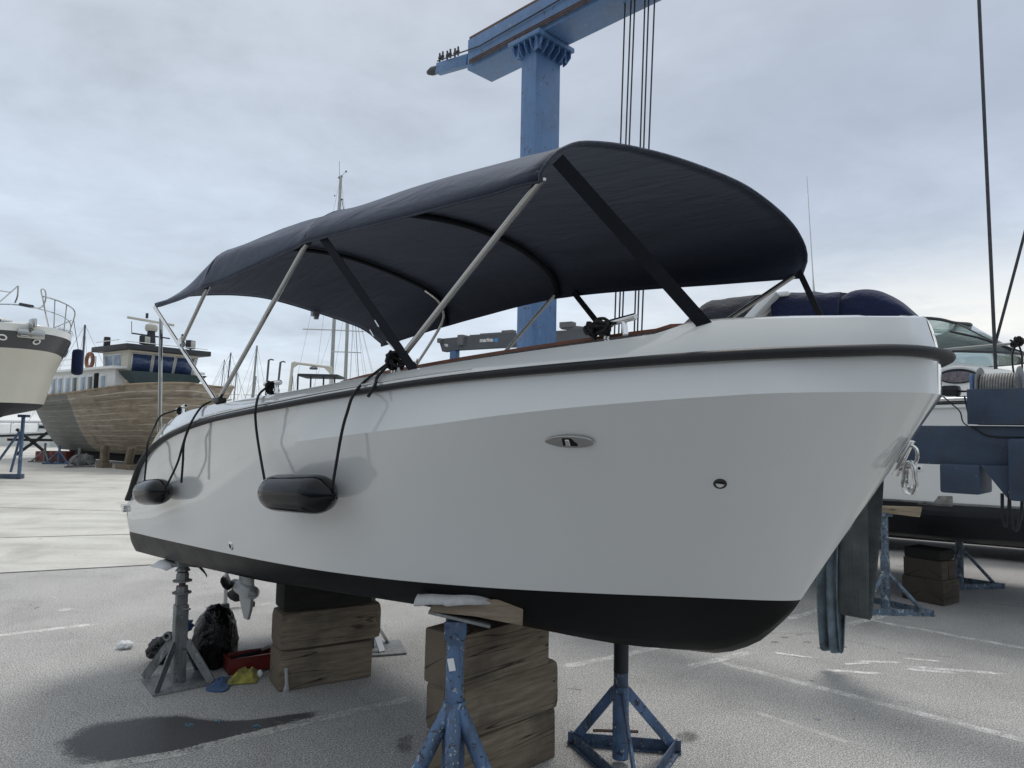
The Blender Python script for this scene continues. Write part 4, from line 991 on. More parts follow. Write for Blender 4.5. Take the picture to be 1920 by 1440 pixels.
for y in (-od / 2, od / 2): b.box((0, y * 1.06, oh + .012), (ow + .03, .018, .010), bev=.003)
for x in (-ow / 2, ow / 2): b.box((x * 1.04, 0, oh + .013), (.018, od + .03, .010), bev=.003)
b.build('tray', MT['red_plastic'], t5)
tl = thing('hand_tool', 'dark tool handle resting in the red tray', 'tool', (tp.x - .02, tp.y + .06, .085), yr + .15)
b = MB(); b.tube([(-.10, 0, 0), (-.02, 0, .012), (.02, .005, .018), (.12, .02, .03)], [.020, .022, .012, .010], 10); b.build('handle', MT['black_plastic'], tl)
b = MB(); b.tube([(.10, .016, .028), (.17, .03, .036)], [.012, .016], 8); b.build('blade', MT['alu'], tl)
c_ = gnd(429, 1232); b = MB(); b.box((0, 0, .055), (.05, .012, .11), bev=.002); o_ = b.build('cardboard_scrap', MT['wood'], None); o_.location = (c_.x, c_.y + .1, 0); tag(o_, 'brown board scrap standing between the large bin bag and the red tray', 'board')
c_ = gnd(487, 1270); crumple('paper_scrap', 'white paper scrap beside the yellow cloth and bottom timber', 'paper', (c_.x, c_.y, 0), (.04, .04, .05), 'paper', 4, .3, 3, 8)
c_ = gnd(230, 1218); crumple('paper_scrap', 'crumpled white paper lying alone on the asphalt left of the bin bags', 'paper', (c_.x, c_.y + .03, 0), (.11, .09, .055), 'paper', 6, .35, 2.5, 12)
# papers tucked over the grey stand
def sheet(label, name, pts, mat):
    b = MB(); b.loft(pts); o_ = b.build(name, MT[mat], None, smooth=70, solid=.003); c = o_.data.vertices[0].co.copy()
    o_.data.transform(Matrix.Translation(-c)); o_.location = c; return tag(o_, label, 'paper')
Dg = cg.y
sheet('white paper flap sticking out left of the grey stand head', 'paper_sheet', [[at(282, 1062, Dg - .02), at(298, 1051, Dg + .05), at(316, 1047, Dg + .1)], [at(302, 1066, Dg - .04), at(318, 1058, Dg + .04), at(334, 1052, Dg + .1)], [at(312, 1070, Dg - .05), at(330, 1062, Dg + .03), at(346, 1056, Dg + .08)]], 'paper')
sheet('grey paper flap curling down right of the grey stand head', 'paper_sheet', [[at(352, 1062, Dg + .04), at(360, 1060, Dg + .1)], [at(372, 1064, Dg + .02), at(377, 1062, Dg + .1)], [at(384, 1076, Dg + .0), at(382, 1068, Dg + .1)], [at(388, 1083, Dg + .0), at(388, 1078, Dg + .08)]], 'carpet')
# step ladder behind the stern
la, lb = gnd(422, 1142), gnd(470, 1137)
t6 = thing('step_ladder', 'aluminium step ladder with black feet standing behind the outboard leg', 'ladder', (la.x, la.y, 0), math.atan2(lb.y - la.y, lb.x - la.x)); lw = (lb - la).length
for x in (0, lw):
    b = MB(); b.bar((x, 0, .03), (x + (.05 if x == 0 else -.05), .30, 1.25), .035, .022, bev=.004); b.build('stile', MT['alu'], t6)
    b = MB(); b.box((x, 0, .025), (.07, .06, .05), bev=.01); b.build('foot', MT['black_plastic'], t6)
for k in range(4):
    z = .12 + k * .27; b = MB(); b.box((lw / 2, .02 + z * .235, z), (lw - .04, .07, .018), bev=.004); b.build('tread', MT['alu'], t6)

# ------------------------------------------------------------------ blue travel lift
HD = Vector((math.sqrt(.5), -math.sqrt(.5), 0))          # its girders run towards the right foreground
HN = Vector((-math.sqrt(.5), -math.sqrt(.5), 0))         # side facing the camera
CP = at(1010, 400, 7.6); CP = Vector((CP.x, 7.6, 0))
YL = math.atan2(HD.y, HD.x)
lift = thing('travel_lift', 'tall blue travel lift whose column and girder rise behind the canopy', 'boat lift', CP, YL)
# local x along the girder (towards the camera), local y = away from the camera side (left of heading)
zs = 5.93
b = MB(); b.box((0, 0, zs / 2 + .85), (.22, .39, zs - 1.7), bev=.006); b.build('column', MT['lift_blue'], lift)
b = MB(); b.box((0, 0, zs - .026), (.47, .58, .05), bev=.006)
for k in range(6):
    y = -.235 + k * .094
    for sx in (-1, 1):
        T = Matrix(((sx, 0, 0, sx * .11), (0, 0, 1, y), (0, 1, 0, zs - .055), (0, 0, 0, 1)))
        b.prism([(0, 0), (.115, 0), (.11, -.07), (.05, -.12), (0, -.135)], .012, T)
for k in range(5):
    x = -.17 + k * .085
    for sy in (-1, 1):
        T = Matrix(((0, 0, 1, x), (sy, 0, 0, sy * .195), (0, 1, 0, zs - .055), (0, 0, 0, 1)))
        b.prism([(0, 0), (.085, 0), (.08, -.06), (.04, -.11), (0, -.125)], .012, T)
b.build('flange', MT['lift_blue'], lift)
b = MB(); b.box((1.52, 0, zs + .19), (5.06, .40, .37), bev=.008); gird = b.build('girder', MT['lift_blue'], lift)
b = MB(); b.box((1.52, .0, zs + .40), (5.06, .36, .045), bev=.004); b.build('girder_rail', MT['rust'], gird)
for k in range(3):
    b = MB(); b.tube([(-.95, .215 + .012, zs + .05 + k * .022), (4.0, .227, zs + .05 + k * .022)], .008, 6)
    for v in range(len(b.v)): b.v[v] = (b.v[v][0], -b.v[v][1], b.v[v][2])
    b.build('pipe', MT['rust'], gird)
def LL(p): d = Vector(p) - CP; return Vector((d.x * math.cos(YL) + d.y * math.sin(YL), -d.x * math.sin(YL) + d.y * math.cos(YL), p[2]))
def lpx(x, y, yl=-.17):
    """point on the plane local y = yl of the lift under a pixel"""
    r = ray(x, y); nn = Vector((-math.sin(YL), math.cos(YL), 0)); t = (yl - (CAM - CP).dot(nn)) / r.dot(nn); return LL(CAM + r * t)
a0, a1, a2 = lpx(880, 113, -.10), lpx(822, 130, -.10), lpx(803, 136, -.10)
b = MB(); b.bar(a0, a1, .09, .13, bev=.005); arm = b.build('arm', MT['lift_blue'], lift)
b = MB(); b.tube([a2, a1.lerp(a2, .6), a1], [.03, .055, .05], 10); b.build('sheave', MT['wire'], arm)
b = MB(); b.tube([a1 + Vector((0, -.02, .10)), a0 + Vector((-.05, -.12, .06)), lpx(900, 86, -.222), lpx(1040, 5, -.222), lpx(1040, 5, -.222) + (lpx(1040, 5, -.222) - lpx(900, 86, -.222)) * 1.2], .009, 6); b.build('guy_wire', MT['wire'], lift)
for k in range(3):
    c_ = a1.lerp(a0, .15 + .25 * k) + Vector((0, -.03, .13)); b = MB()
    for d in (-.03, .03): b.tube([c_ + Vector((d, 0, -.05)), c_ + Vector((d, 0, .06))], .012, 6)
    b.box(c_, (.09, .03, .03), bev=.004); b.build('cable_clamp', MT['wire'], lift)
# lower beam, brackets and second leg
zb0, zb1 = 1.515, 1.775
b = MB(); b.box((2.35, 0, (zb0 + zb1) / 2), (5.3, .34, zb1 - zb0), bev=.012); low = b.build('lower_beam', MT['lift_navy'], lift)
b = MB(); b.box((0, 0, .85), (.30, .42, 1.34), bev=.01); b.build('leg', MT['lift_navy'], lift)
def lbox(x0, y0, x1, y1, yl, depth):
    a = lpx(x0, (y0 + y1) / 2, yl); c = lpx(x1, (y0 + y1) / 2, yl); m0 = lpx((x0 + x1) / 2, y0, yl); m1 = lpx((x0 + x1) / 2, y1, yl)
    return ((a.x + c.x) / 2, yl + depth / 2, (m0.z + m1.z) / 2), (abs(c.x - a.x), depth, abs(m0.z - m1.z))
c, d = lbox(1761, 870, 1838, 926, -.20, .34); b = MB(); b.box(c, d, bev=.02); b.build('bracket_box', MT['lift_navy'], low)
p0, p1, p2 = lpx(1840, 873, -.19), lpx(1896, 873, -.19), lpx(1890, 934, -.19)
T = Matrix(((1, 0, 0, 0), (0, 0, -1, -.19), (0, 1, 0, 0), (0, 0, 0, 1)))
b = MB(); b.prism([(p0.x, p0.z), (p1.x, p1.z), (p2.x, p2.z)], .016, T); b.build('gusset', MT['lift_navy'], low)
c, d = lbox(1889, 823, 2010, 943, -.27, .30); b = MB(); b.box(c, d, bev=.022); b.build('end_box', MT['lift_blue' if False else 'lift_navy'], low)
for (xa, xb, yb) in ((1879, 1892, 984), (1893, 1916, 992)):
    b = MB(); pts = [lpx(xa, 925, -.15), lpx(xa + 1, 960, -.15), lpx((xa + xb) / 2, yb + 3, -.15), lpx(xb - 1, 960, -.15), lpx(xb + 1, 925, -.15)]; b.tube(spline(pts, 6), .010, 8); b.build('hose', MT['rubber'], low)
# winch on the beam
c, d = lbox(1813, 728, 1960, 796, -.21, .34); wz = c[2] + d[2] / 2
b = MB(); b.box((c[0], -.205, c[2]), (d[0], .012, d[2]), bev=.003); b.box((c[0], .10, c[2]), (d[0], .012, d[2])); b.box((c[0], -.05, c[2] - d[2] / 2 + .01), (d[0], .31, .016))
wn_ = b.build('winch_frame', MT['lift_navy'], lift)
q0, q1 = lpx(1838, 710, -.05), lpx(1910, 710, -.05)
dr = MB(); nT = 13; x0, x1 = q0.x + .01, q1.x
rg = []
for i in range(nT * 6 + 1):
    x = x0 + (x1 - x0) * i / (nT * 6); rr = .103 + .007 * abs(math.sin(PI * i / 6)); rg.append([Vector((x, -.05 + rr * math.cos(a), wz + .0 + rr * math.sin(a))) for a in [2 * PI * k / 28 for k in range(28)]])
dr.loft(rg, closed_u=True, caps=True); dr.build('wire_drum', MT['wire_grey'], wn_, smooth=80)
for x in (x0 - .008, x1 + .008):
    b = MB(); b.lathe([(.148, -.006), (.152, 0), (.148, .006)], (x, -.05, wz), (1, 0, 0), 36); b.build('drum_flange', MT['grey_jack'], wn_)
for x in (x0 - .05, x1 + .05):
    b = MB(); b.box((x, -.05, wz + .02), (.02, .12, .17), bev=.006); b.build('bearing_bracket', MT['lift_blue'], wn_)
c, d = lbox(1764, 722, 1795, 742, -.14, .11); b = MB(); b.box(c, d, bev=.018); b.box((c[0], c[1], c[2] + .004), (d[0] * 1.06, d[1] * 1.06, .012), bev=.003); b.tube([Vector(c) + Vector((.03, 0, -.005)), Vector(c) + Vector((.13, 0, -.005))], .007, 8)
b.bar((c[0] + .03, -.08, c[2] - d[2] / 2 - .003), (c[0] + .11, -.08, c[2] - d[2] / 2 - .003), .03, .005); b.bar((c[0] + .075, -.08, c[2] - d[2] / 2), (c[0] + .095, -.08, c[2] - .15), .03, .006)
b.build('limit_switch', MT['rubber'], wn_)
b = MB(); b.tube(spline([Vector((c[0] - .05, c[1], c[2] - d[2] / 2)), lpx(1784, 757, -.12), lpx(1800, 772, -.12), lpx(1807, 793, -.14), lpx(1830, 805, -.178), lpx(1858, 818, -.178), lpx(1925, 820, -.178)], 6), .0045, 6); b.build('control_cable', MT['rubber'], wn_)
# falls and hook block
xs = [(1172, 1153), (1183, 1161), (1190, 1167), (1209, 1190), (1216, 1196), (1227, 1204)]
for k, (xt, xb) in enumerate(xs):
    a = lpx(xt, 8, 0); c = lpx(xb, 600, 0); dd = (c - a); e = a + dd * 1.45; a = a - dd * .12
    b = MB(); b.tube([a, e], .0085, 6); b.build('cable', MT['wire'], lift)
e0 = lpx(1158, 860, 0); b = MB(); b.box((e0.x + .13, 0, e0.z - .05), (.42, .12, .34), bev=.03); b.build('pulley_block', MT['lift_navy'], lift)
b = MB(); a = lpx(1867, 692, -.10); c = lpx(1836, 10, -.10); b.tube([a, a + (c - a) * 1.3], .011, 8); b.build('cable', MT['wire'], lift)
b = MB(); a = lpx(1866, 645, -.08); c = lpx(1920, 442, -.08); b.tube([a, a + (c - a) * 3.0], .009, 8); b.build('cable', MT['wire'], lift)

# ------------------------------------------------------------------ lifting slings draped over the lower beam
def sling(label, xa, xb, ybot, folds, seed, yl=.0, mat='sling'):
    p0, p1 = lpx(xa, ybot, -.20), lpx(xb, ybot, -.20); zb = p0.z; wdt = (p1 - p0).length; cx = (p0.x + p1.x) / 2
    top = zb1 + .012; b = MB(); rg = []
    path = []
    for i in range(13): path.append((-.205 + .0 * i, zb + (top - zb) * i / 12))                       # front strand up
    path += [(-.19, top + .004), (-.1, top + .012), (.1, top + .012), (.19, top + .004)]
    for i in range(13): path.append((.205 - .33 * (i / 12) ** 1.5, top - (top - zb - .01) * i / 12))    # back strand comes down to meet the front
    path += [(-.150, zb - .035), (-.175, zb - .045), (-.198, zb - .03)]
    for j, (y, z) in enumerate(path):
        r = []; k_ = min(1, max(0, (top - z - .15) / .6)); 
        for i in range(9):
            t = i / 8 - .5; x = cx + t * wdt * (1 - folds * .45 * k_)
            yy = y + folds * .055 * math.sin(t * 13 + seed + z * 2) * k_ + .006 * mnoise.noise(Vector((t * 3, z * 2, seed)))
            r.append(Vector((x + .02 * folds * math.sin(z * 5 + seed) * k_, yy, max(z, .02))))
        rg.append(r)
    b.loft(rg, closed_v=True); o_ = b.build('lifting_sling', MT[mat], None, solid=.008, smooth=60); o_.matrix_world = lmat(lift); return tag(o_, label, 'lifting sling')
sling('wide flat grey lifting sling hanging in a loop beside the far blue stand', 1573, 1629, 1140, 0, 1.0)
sling('twisted blue-grey lifting sling hanging lowest, just ahead of the bow', 1530, 1580, 1205, .55, 2.3, mat='sling_blue')

# ------------------------------------------------------------------ white motor yacht behind the lift
YO = Vector((3.68, 7.20, 0)); YH = Vector((.79, -.613, 0)).normalized(); YP = Vector((.613, .79, 0)).normalized()
yr_ = math.atan2(YH.y, YH.x)
yt = thing('motor_yacht', 'large white motor yacht with a navy canvas hood propped up behind the blue lift', 'yacht', YO, yr_)
def ypx(x, y, v):
    r = ray(x, y); t = (v - (CAM - YO).dot(YP)) / r.dot(YP); p = CAM + r * t - YO; return Vector((p.dot(YH), v, p.z + 0))
# local: x forward (to the right), y to port (away), z up
def ysec(u):
    k = max(0, (u - .6) / 3.2); hb = 1.45 * (1 - k ** 2.2) if k < 1 else .0; k2 = min(1, k)
    return max(hb, .02), k2
rgW, rgB, rgS, rgD = [], [], [], []
for i in range(34):
    u = -6.2 + 10 * i / 33; hb, k = ysec(u); c = 1.45
    z0 = 1.055 + .0 * u; zg = 2.02 + .16 * k
    for sg in (-1,):
        pass
    side = lambda sg: [Vector((u + .35 * k * t, c + sg * hb * (1 - .25 * k * (1 - t)) * (1 + .02 * t), z0 + (zg - z0) * t)) for t in (0, .25, .5, .75, 1)]
    rgW.append((side(-1), side(1)))
    bot = lambda sg: [Vector((u, c + sg * hb * (1 - .25 * k), z0)), Vector((u, c + sg * hb * (1 - .28 * k) * .985, z0 - .07)), Vector((u, c + sg * hb * (1 - .3 * k) * .93, z0 - .12 + .04 * k)), Vector((u, c + sg * hb * .45 * (1 - .3 * k), z0 - .40 + .15 * k)), Vector((u, c, z0 - .515 + .25 * k ** 2))]
    rgB.append((bot(-1), bot(1)))
    rgD.append([Vector((u + .35 * k, c + hb * t, zg + .02 + .06 * (1 - t * t))) for t in (-1, -.6, 0, .6, 1)])
b = MB(); b.loft([r[0] for r in rgW]); b.loft([r[1] for r in rgW]); b.loft(rgD)
b.add([rgW[0][0][k] for k in range(5)] + [rgW[0][1][k] for k in range(4, -1, -1)], [tuple(range(10))]); b.build('hull', MT['white_paint'], yt, smooth=30)
b = MB()
for sd_ in (0, 1): b.loft([r[sd_][2:] for r in rgB])
b.add([*rgB[0][0], *rgB[0][1][::-1][1:]], [tuple(range(9))]); b.build('hull_bottom', MT['navy_black'], yt, smooth=40)
b = MB()
for sd_ in (0, 1): b.loft([r[sd_][:3] for r in rgB])
b.build('boot_stripe', MT['roof_dark'], yt, smooth=40)
b = MB()
for z_, rr in ((1.985, .020), (2.055, .014)):
    b.tube([Vector((r[0][4].x, r[0][4].y - .012, z_ + .16 * ysec(r[0][4].x)[1])) for r in rgW], rr, 6)
b.build('rubbing_strake', MT['white_paint'], yt)
b = MB(); b.tube([Vector((r[0][4].x, r[0][4].y - .016, 2.012 + .16 * ysec(r[0][4].x)[1])) for r in rgW], .009, 6); b.build('strake_insert', MT['rubber'], yt)
b = MB(); b.tube([Vector((r[0][0].x, r[0][0].y - .006, r[0][0].z + .008)) for r in rgW], .012, 6); b.build('waterline_moulding', MT['grey_jack'], yt)
# coachroof
rg = []
for i in range(22):
    t = i / 21; u = -3.2 + 5.3 * t; f = max(0, (t - .55) / .45); hb = 1.22 * (1 - .55 * f ** 2); zt = 2.03 + (.52 * (1 - f ** 1.8) + .03)
    rg.append([Vector((u, 1.45 + x * hb * (1 - .05 * (z > 0)), 2.02 + (zt - 2.02) * z)) for x, z in ((-1.06, 0), (-1.0, .5), (-.95, .85), (-.85, .97), (0, 1.06), (.85, .97), (.95, .85), (1.0, .5), (1.06, 0))])
b = MB(); b.loft(rg, caps=True); roof = b.build('coachroof', MT['white_paint'], yt, smooth=50)
# lens-shaped porthole
pc = ypx(1798, 707, .36); pe = ypx(1762, 709, .36); hl = (pc - pe).length * 1.08
T = Matrix(((1, 0, 0, pc.x), (0, 0, -1, .245), (0, 1, 0, pc.z), (0, 0, 0, 1))) @ Matrix.Rotation(.0, 4, 'X')
def lens(sx, sy): return [(sx * math.cos(a), sy * math.copysign(abs(math.sin(a)) ** 1.25, math.sin(a))) for a in [2 * PI * k / 40 for k in range(40)]]
b = MB(); b.prism(lens(hl * 1.14, .098), .012, T @ Matrix.Translation((0, 0, -.015))); pf = b.build('porthole', MT['white_paint'], roof, bev=.004)
b = MB(); b.prism(lens(hl, .074), .006, T @ Matrix.Translation((0, 0, .001))); b.build('pane', MT['pane_dark'], pf)
b = MB(); b.prism(lens(hl * .9, .055), .003, T @ Matrix.Translation((-.0, -.006, .006))); b.build('curtain', simple('mauve_curtain', (.17, .15, .17), .8, 0, .4, 40), pf)
# windscreen: raked panes with frame
A = ypx(1756, 612, .95); B_ = ypx(1907, 668, 1.30); D_ = ypx(1778, 668, .55); C_ = Vector((B_.x, 1.55, B_.z))
w0, w1, w2, w3 = Vector((.25, .32, 2.56)), Vector((.45, .55, 2.93)), Vector((1.20, 1.30, 2.575)), Vector((-.9, .42, 2.98))
top_c, bot_c = Vector((.72, 1.45, 2.96)), Vector((1.25, 1.45, 2.56))
b = MB(); b.loft([[Vector((-1.0, .30, 2.56)), Vector((-1.0, .42, 2.98))], [Vector((.55, .38, 2.56)), Vector((.30, .55, 2.95))], [Vector((1.15, .85, 2.555)), Vector((.62, 1.0, 2.93))], [bot_c, top_c], [Vector((1.15, 2.05, 2.555)), Vector((.62, 1.9, 2.93))], [Vector((.55, 2.52, 2.56)), Vector((.30, 2.35, 2.95))], [Vector((-1.0, 2.6, 2.56)), Vector((-1.0, 2.48, 2.98))]])
ws_ = b.build('windscreen', MT['glass'], yt, smooth=60, solid=.008)
b = MB(); tp_ = [(-1.0, .42, 2.98), (.30, .55, 2.95), (.62, 1.0, 2.93), (.72, 1.45, 2.96), (.62, 1.9, 2.93), (.30, 2.35, 2.95), (-1.0, 2.48, 2.98)]
bt_ = [(-1.0, .30, 2.565), (.55, .38, 2.565), (1.15, .85, 2.56), (1.25, 1.45, 2.565), (1.15, 2.05, 2.56), (.55, 2.52, 2.565)]
b.tube(spline(tp_, 5), .017, 8); b.tube(spline(bt_, 5), .015, 8)
for p_, q_ in ((tp_[2], bt_[2]), (tp_[1], bt_[1])): b.tube([p_, q_], .010, 6)
b.build('frame', MT['roof_dark'], ws_)
b = MB(); b.tube([(1.12, .80, 2.60), (.85, .70, 2.72), (.60, .66, 2.80)], .012, 6); b.tube([(1.2, 1.2, 2.60), (.95, 1.0, 2.70)], .010, 6); b.build('wiper', MT['black_plastic'], ws_)
# navy hood, its folded part, white arch and dark cover further aft
def cloth_vault(name, mat, u0, u1, zb, zt, vb0, vb1, prof, n=16, parent=None, lean=0.0, wob=.02):
    rg = []
    for i in range(n + 1):
        t = i / n; u = u0 + (u1 - u0) * t; zz = zb + (zt - zb) * prof(t)
        r = []
        for k in range(13):
            a = PI * k / 12; v = (vb0 + vb1) / 2 - (vb1 - vb0) / 2 * math.copysign(abs(math.cos(a)) ** .62, math.cos(a)); h = max(.0, math.sin(a)) ** .38
            z = zb + (zz - zb) * h; r.append(Vector((u + lean * (z - zb) + wob * mnoise.noise(Vector((u * 4, v * 3, z * 3))), v, z + wob * mnoise.noise(Vector((u * 5, v * 4, 7))) * h)))
        rg.append(r)
    b = MB(); b.loft(rg, caps=True); return b.build(name, MT[mat], parent, smooth=60)
def yu(x, v):    # local u under column x at breadth v
    return ypx(x, 590, v).x
cloth_vault('canvas_hood', 'navy_canvas', yu(1590, 1.3), yu(1740, 1.3), 2.94, 3.40, .55, 2.35, lambda t: max(.02, 1 - (abs(t - .28) / .72) ** 2.0 if t > .28 else 1 - ((.28 - t) / .5) ** 2), parent=yt, wob=.012)
cloth_vault('canvas_hood', 'navy_canvas', yu(1484, 1.3), yu(1600, 1.3), 2.94, 3.455, .50, 2.40, lambda t: .90 + .06 * math.sin(t * 5), parent=yt, wob=.03)
b = MB(); rg = []
for sv in (.42, 2.48):
    b.bar((yu(1405, 1.3) - .25, sv, 2.45), (yu(1490, 1.3) + .02, sv + (.12 if sv < 1 else -.12), 3.37), .10, .30, up=(0, 1, 0), bev=.03)
b.bar((yu(1490, 1.3), .55, 3.35), (yu(1490, 1.3), 2.36, 3.35), .28, .06, bev=.02); b.build('arch', MT['white_paint'], yt)
cloth_vault('cockpit_cover', 'grey_canvas', yu(1318, 1.3) - .1, yu(1440, 1.3), 2.60, 3.52, .5, 2.4, lambda t: .55 + .36 * min(1, t * 2.6) + .04 * t, parent=yt, wob=.03, n=14)
# aerial, bow rail, through-hulls
b = MB(); a = ypx(1526, 545, 1.9); c = ypx(1513, 330, 1.9); b.tube([a, a.lerp(c, .12), c], [.016, .008, .005], 8); b.tube([a - Vector((0, 0, .3)), a], .02, 8); b.build('aerial', MT['white_paint'], yt)
a, c = ypx(1776, 655, .12), ypx(1935, 641, .12); b = MB(); b.tube([a + (a - c) * 1.2, a, c, c + (c - a) * .4], .013, 10)
for t in (-.9, .98): p = a.lerp(c, t); b.tube([p, (p.x, p.y + .04, 2.05)], .011, 8)
rl = b.build('bow_rail', MT['steel'], yt)
b = MB(); kq = ypx(1908, 641, .12); knot(b, kq, .05, 8, .010, 21); b.tube(spline([kq, kq + Vector((-.04, -.03, -.12)), kq + Vector((-.035, -.03, -.28)), kq + Vector((.0, -.03, -.42))], 5), .008, 6); b.tube(spline([kq, kq + Vector((.03, -.03, -.12)), kq + Vector((.03, -.03, -.26))], 5), .008, 6)
o_ = b.build('rope_coil', MT['rope'], None); o_.matrix_world = lmat(yt); tag(o_, 'knotted black line tied round the bow rail above the winch drum', 'rope')
for x, y in ((1724, 878), (1700, 876)):
    p = ypx(x, y, .0); b = MB(); b.lathe([(.030, 0), (.030, .014), (.022, .018), (.014, .018)], (p.x, -.004 + .0, p.z), (0, -1, 0), 20); sf = b.build('skin_fitting', MT['white_paint'], yt)
    b = MB(); b.lathe([(.014, 0), (.014, .0185)], (p.x, -.004, p.z), (0, -1, 0), 16); b.build('outlet_bore', MT['void'], sf)
p = ypx(1752, 938, .0); b = MB(); b.box((p.x, .012, p.z), (.30, .02, .10), bev=.008); b.build('bare_patch', MT['wood_pale'] if False else simple('scraped_antifouling', (.20, .20, .18), .8, 0, .5, 14), yt)
# stands and blocks under it
js = gnd(1660, 1150); jy = js.y + .12; jp = Vector((at(1660, 1100, jy).x, jy, 0))
GY = 'boat stands propping the white motor yacht'
t7 = tripod('pale blue boat stand with a pale wooden pad beside the wide grey sling', jp, .93, .034, .043, .52, 3, .36, .020, MT['pale_jack'], GY, .33, ring=True, a0=math.radians(-150))
b = MB(); b.box((0, 0, .93), (.12, .10, .04), bev=.006); b.build('head_plate', MT['pale_jack'], t7)
b = MB(); b.prism([(-.16, .0), (.30, -.035), (.32, .06), (-.16, .045)], .12, Matrix(((1, 0, 0, 0), (0, 0, -1, .06), (0, 1, 0, 0), (0, 0, 0, 1)))); pw = b.build('wooden_pad', MT['wood_pale'], None, bev=.004); pw.location = (jp.x, jp.y, .958); pw.rotation_euler = (0, 0, yr_ * .6); tag(pw, 'pale wedge-shaped wooden pad on the far blue stand under the white yacht', 'pad')
j2 = gnd(1800, 1104); t8 = tripod('blue boat stand partly hidden behind the dark timber pile under the white yacht', (at(1800, 1090, j2.y + .2).x, j2.y + .2, 0), .80, .032, .040, .50, 3, .42, .018, MT['pale_jack'], GY, .36, ring=True, a0=math.radians(-20))
kb = gnd(1770, 1137); GK = 'timber blocks piled under the white yacht'
e1 = gnd(1720, 1131); e2 = gnd(1822, 1124); yk = math.atan2(e2.y - kb.y, e2.x - kb.x); kx = Vector((math.cos(yk), math.sin(yk), 0)); ky = Vector((-kx.y, kx.x, 0))
block('broad bottom timber of the dark pile under the white yacht', tuple(kb + kx * .15 + ky * .20 + Vector((0, 0, .125))), (.34, .42, .25), yk, 'wood_mid', GK, .02)
block('left upper timber of the dark pile under the white yacht', tuple(kb + kx * .055 + ky * .20 + Vector((0, 0, .345))), (.14, .38, .19), yk + .02, 'wood_mid', GK, .012)
block('right upper timber of the dark pile under the white yacht', tuple(kb + kx * .215 + ky * .20 + Vector((0, 0, .345))), (.15, .38, .19), yk - .02, 'wood_mid', GK, .012)
block('thin near-black timber topping the dark pile under the white yacht', tuple(kb + kx * .13 + ky * .20 + Vector((0, 0, .495))), (.30, .36, .10), yk, 'wood_dark', GK, .012)

# ------------------------------------------------------------------ dark car parked beyond the yacht
cx = at(1700, 1000, 10.8); ca = math.atan2(-.52, .85)
car = thing('parked_car', 'black car parked on the asphalt beyond the white yacht, only its sills showing', 'car', (cx.x + .75, 10.9, 0), ca)
rg = []
for x, zb_, zs_, zr, wr_ in ((-2.15, .45, .75, .80, .7), (-2.05, .28, .86, .90, .8), (-1.6, .20, .90, .96, .85), (-1.1, .20, .93, 1.30, .72), (-.6, .20, .93, 1.43, .66), (.3, .20, .93, 1.43, .66), (.9, .20, .92, 1.10, .72), (1.2, .20, .90, .95, .82), (1.9, .24, .80, .84, .8), (2.15, .40, .68, .70, .68)):
    hw = .88 if abs(x) < 2.0 else .80
    rg.append([Vector((x, -hw * .92, zb_)), Vector((x, -hw, zb_ + .12)), Vector((x, -hw, zs_ - .1)), Vector((x, -hw * .95, zs_)), Vector((x, -wr_ * hw, zr)), Vector((x, wr_ * hw, zr)), Vector((x, hw * .95, zs_)), Vector((x, hw, zs_ - .1)), Vector((x, hw, zb_ + .12)), Vector((x, hw * .92, zb_))])
b = MB(); b.loft(rg, closed_u=True, caps=True); b.build('body', MT['car_paint'], car, smooth=30)
for x in (-1.32, 1.32):
    for y in (-.80, .80):
        b = MB(); b.lathe([(.20, -.10), (.30, -.10), (.325, -.07), (.325, .07), (.30, .10), (.20, .10)], (x, y, .325), (0, 1, 0), 28); wh = b.build('wheel', MT['tyre'], car)
        b = MB(); b.lathe([(.20, -.104), (.06, -.085), (.06, .085), (.20, .104)], (x, y, .325), (0, 1, 0), 20); b.build('rim', MT['grey_canvas'], wh)
for sg in (-1, 1):
    b = MB(); b.add([(-1.0, sg * .80, .97), (.95, sg * .80, .97), (.35, sg * .62, 1.38), (-.6, sg * .62, 1.38)], [(0, 1, 2, 3)]); b.build('side_window', MT['pane_dark'], car, solid=.05)

# ------------------------------------------------------------------ old wooden boat on shores, far left
OB = Vector((-10.30, 25.0, 0)); OA = Vector((-.8, .6, 0)); OS = Vector((-.6, -.8, 0)); yo = math.atan2(.6, -.8)
ob = thing('wooden_boat', 'old wooden fishing boat half stripped of paint, shored up with a wheelhouse forward', 'boat', OB, yo)
def OW(s, b, z): return OB + OA * s + OS * b + Vector((0, 0, z))
def opx(x, y, bb):
    r = ray(x, y); t = (bb - (CAM - OB).dot(OS)) / r.dot(OS); p = CAM + r * t - OB; return Vector((p.dot(OA), bb, p.z))
def ofront(x, y, ss):
    r = ray(x, y); t = (ss - (CAM - OB).dot(OA)) / r.dot(OA); p = CAM + r * t - OB; return Vector((ss, p.dot(OS), p.z))
bO = pch([0, .12, .5, 1.5, 3, 6, 9, 11, 12.2, 13], [0, .30, .80, 1.48, 1.92, 2.05, 2.0, 1.75, 1.15, .02])
zO = pch([0, .6, 1.8, 3.5, 6, 9, 11.5, 13], [2.95, 3.05, 3.02, 2.93, 2.78, 2.70, 2.76, 2.86])
zKo = lambda s: .38 + .0 * s
rgs = []; girth = []
NV = 22
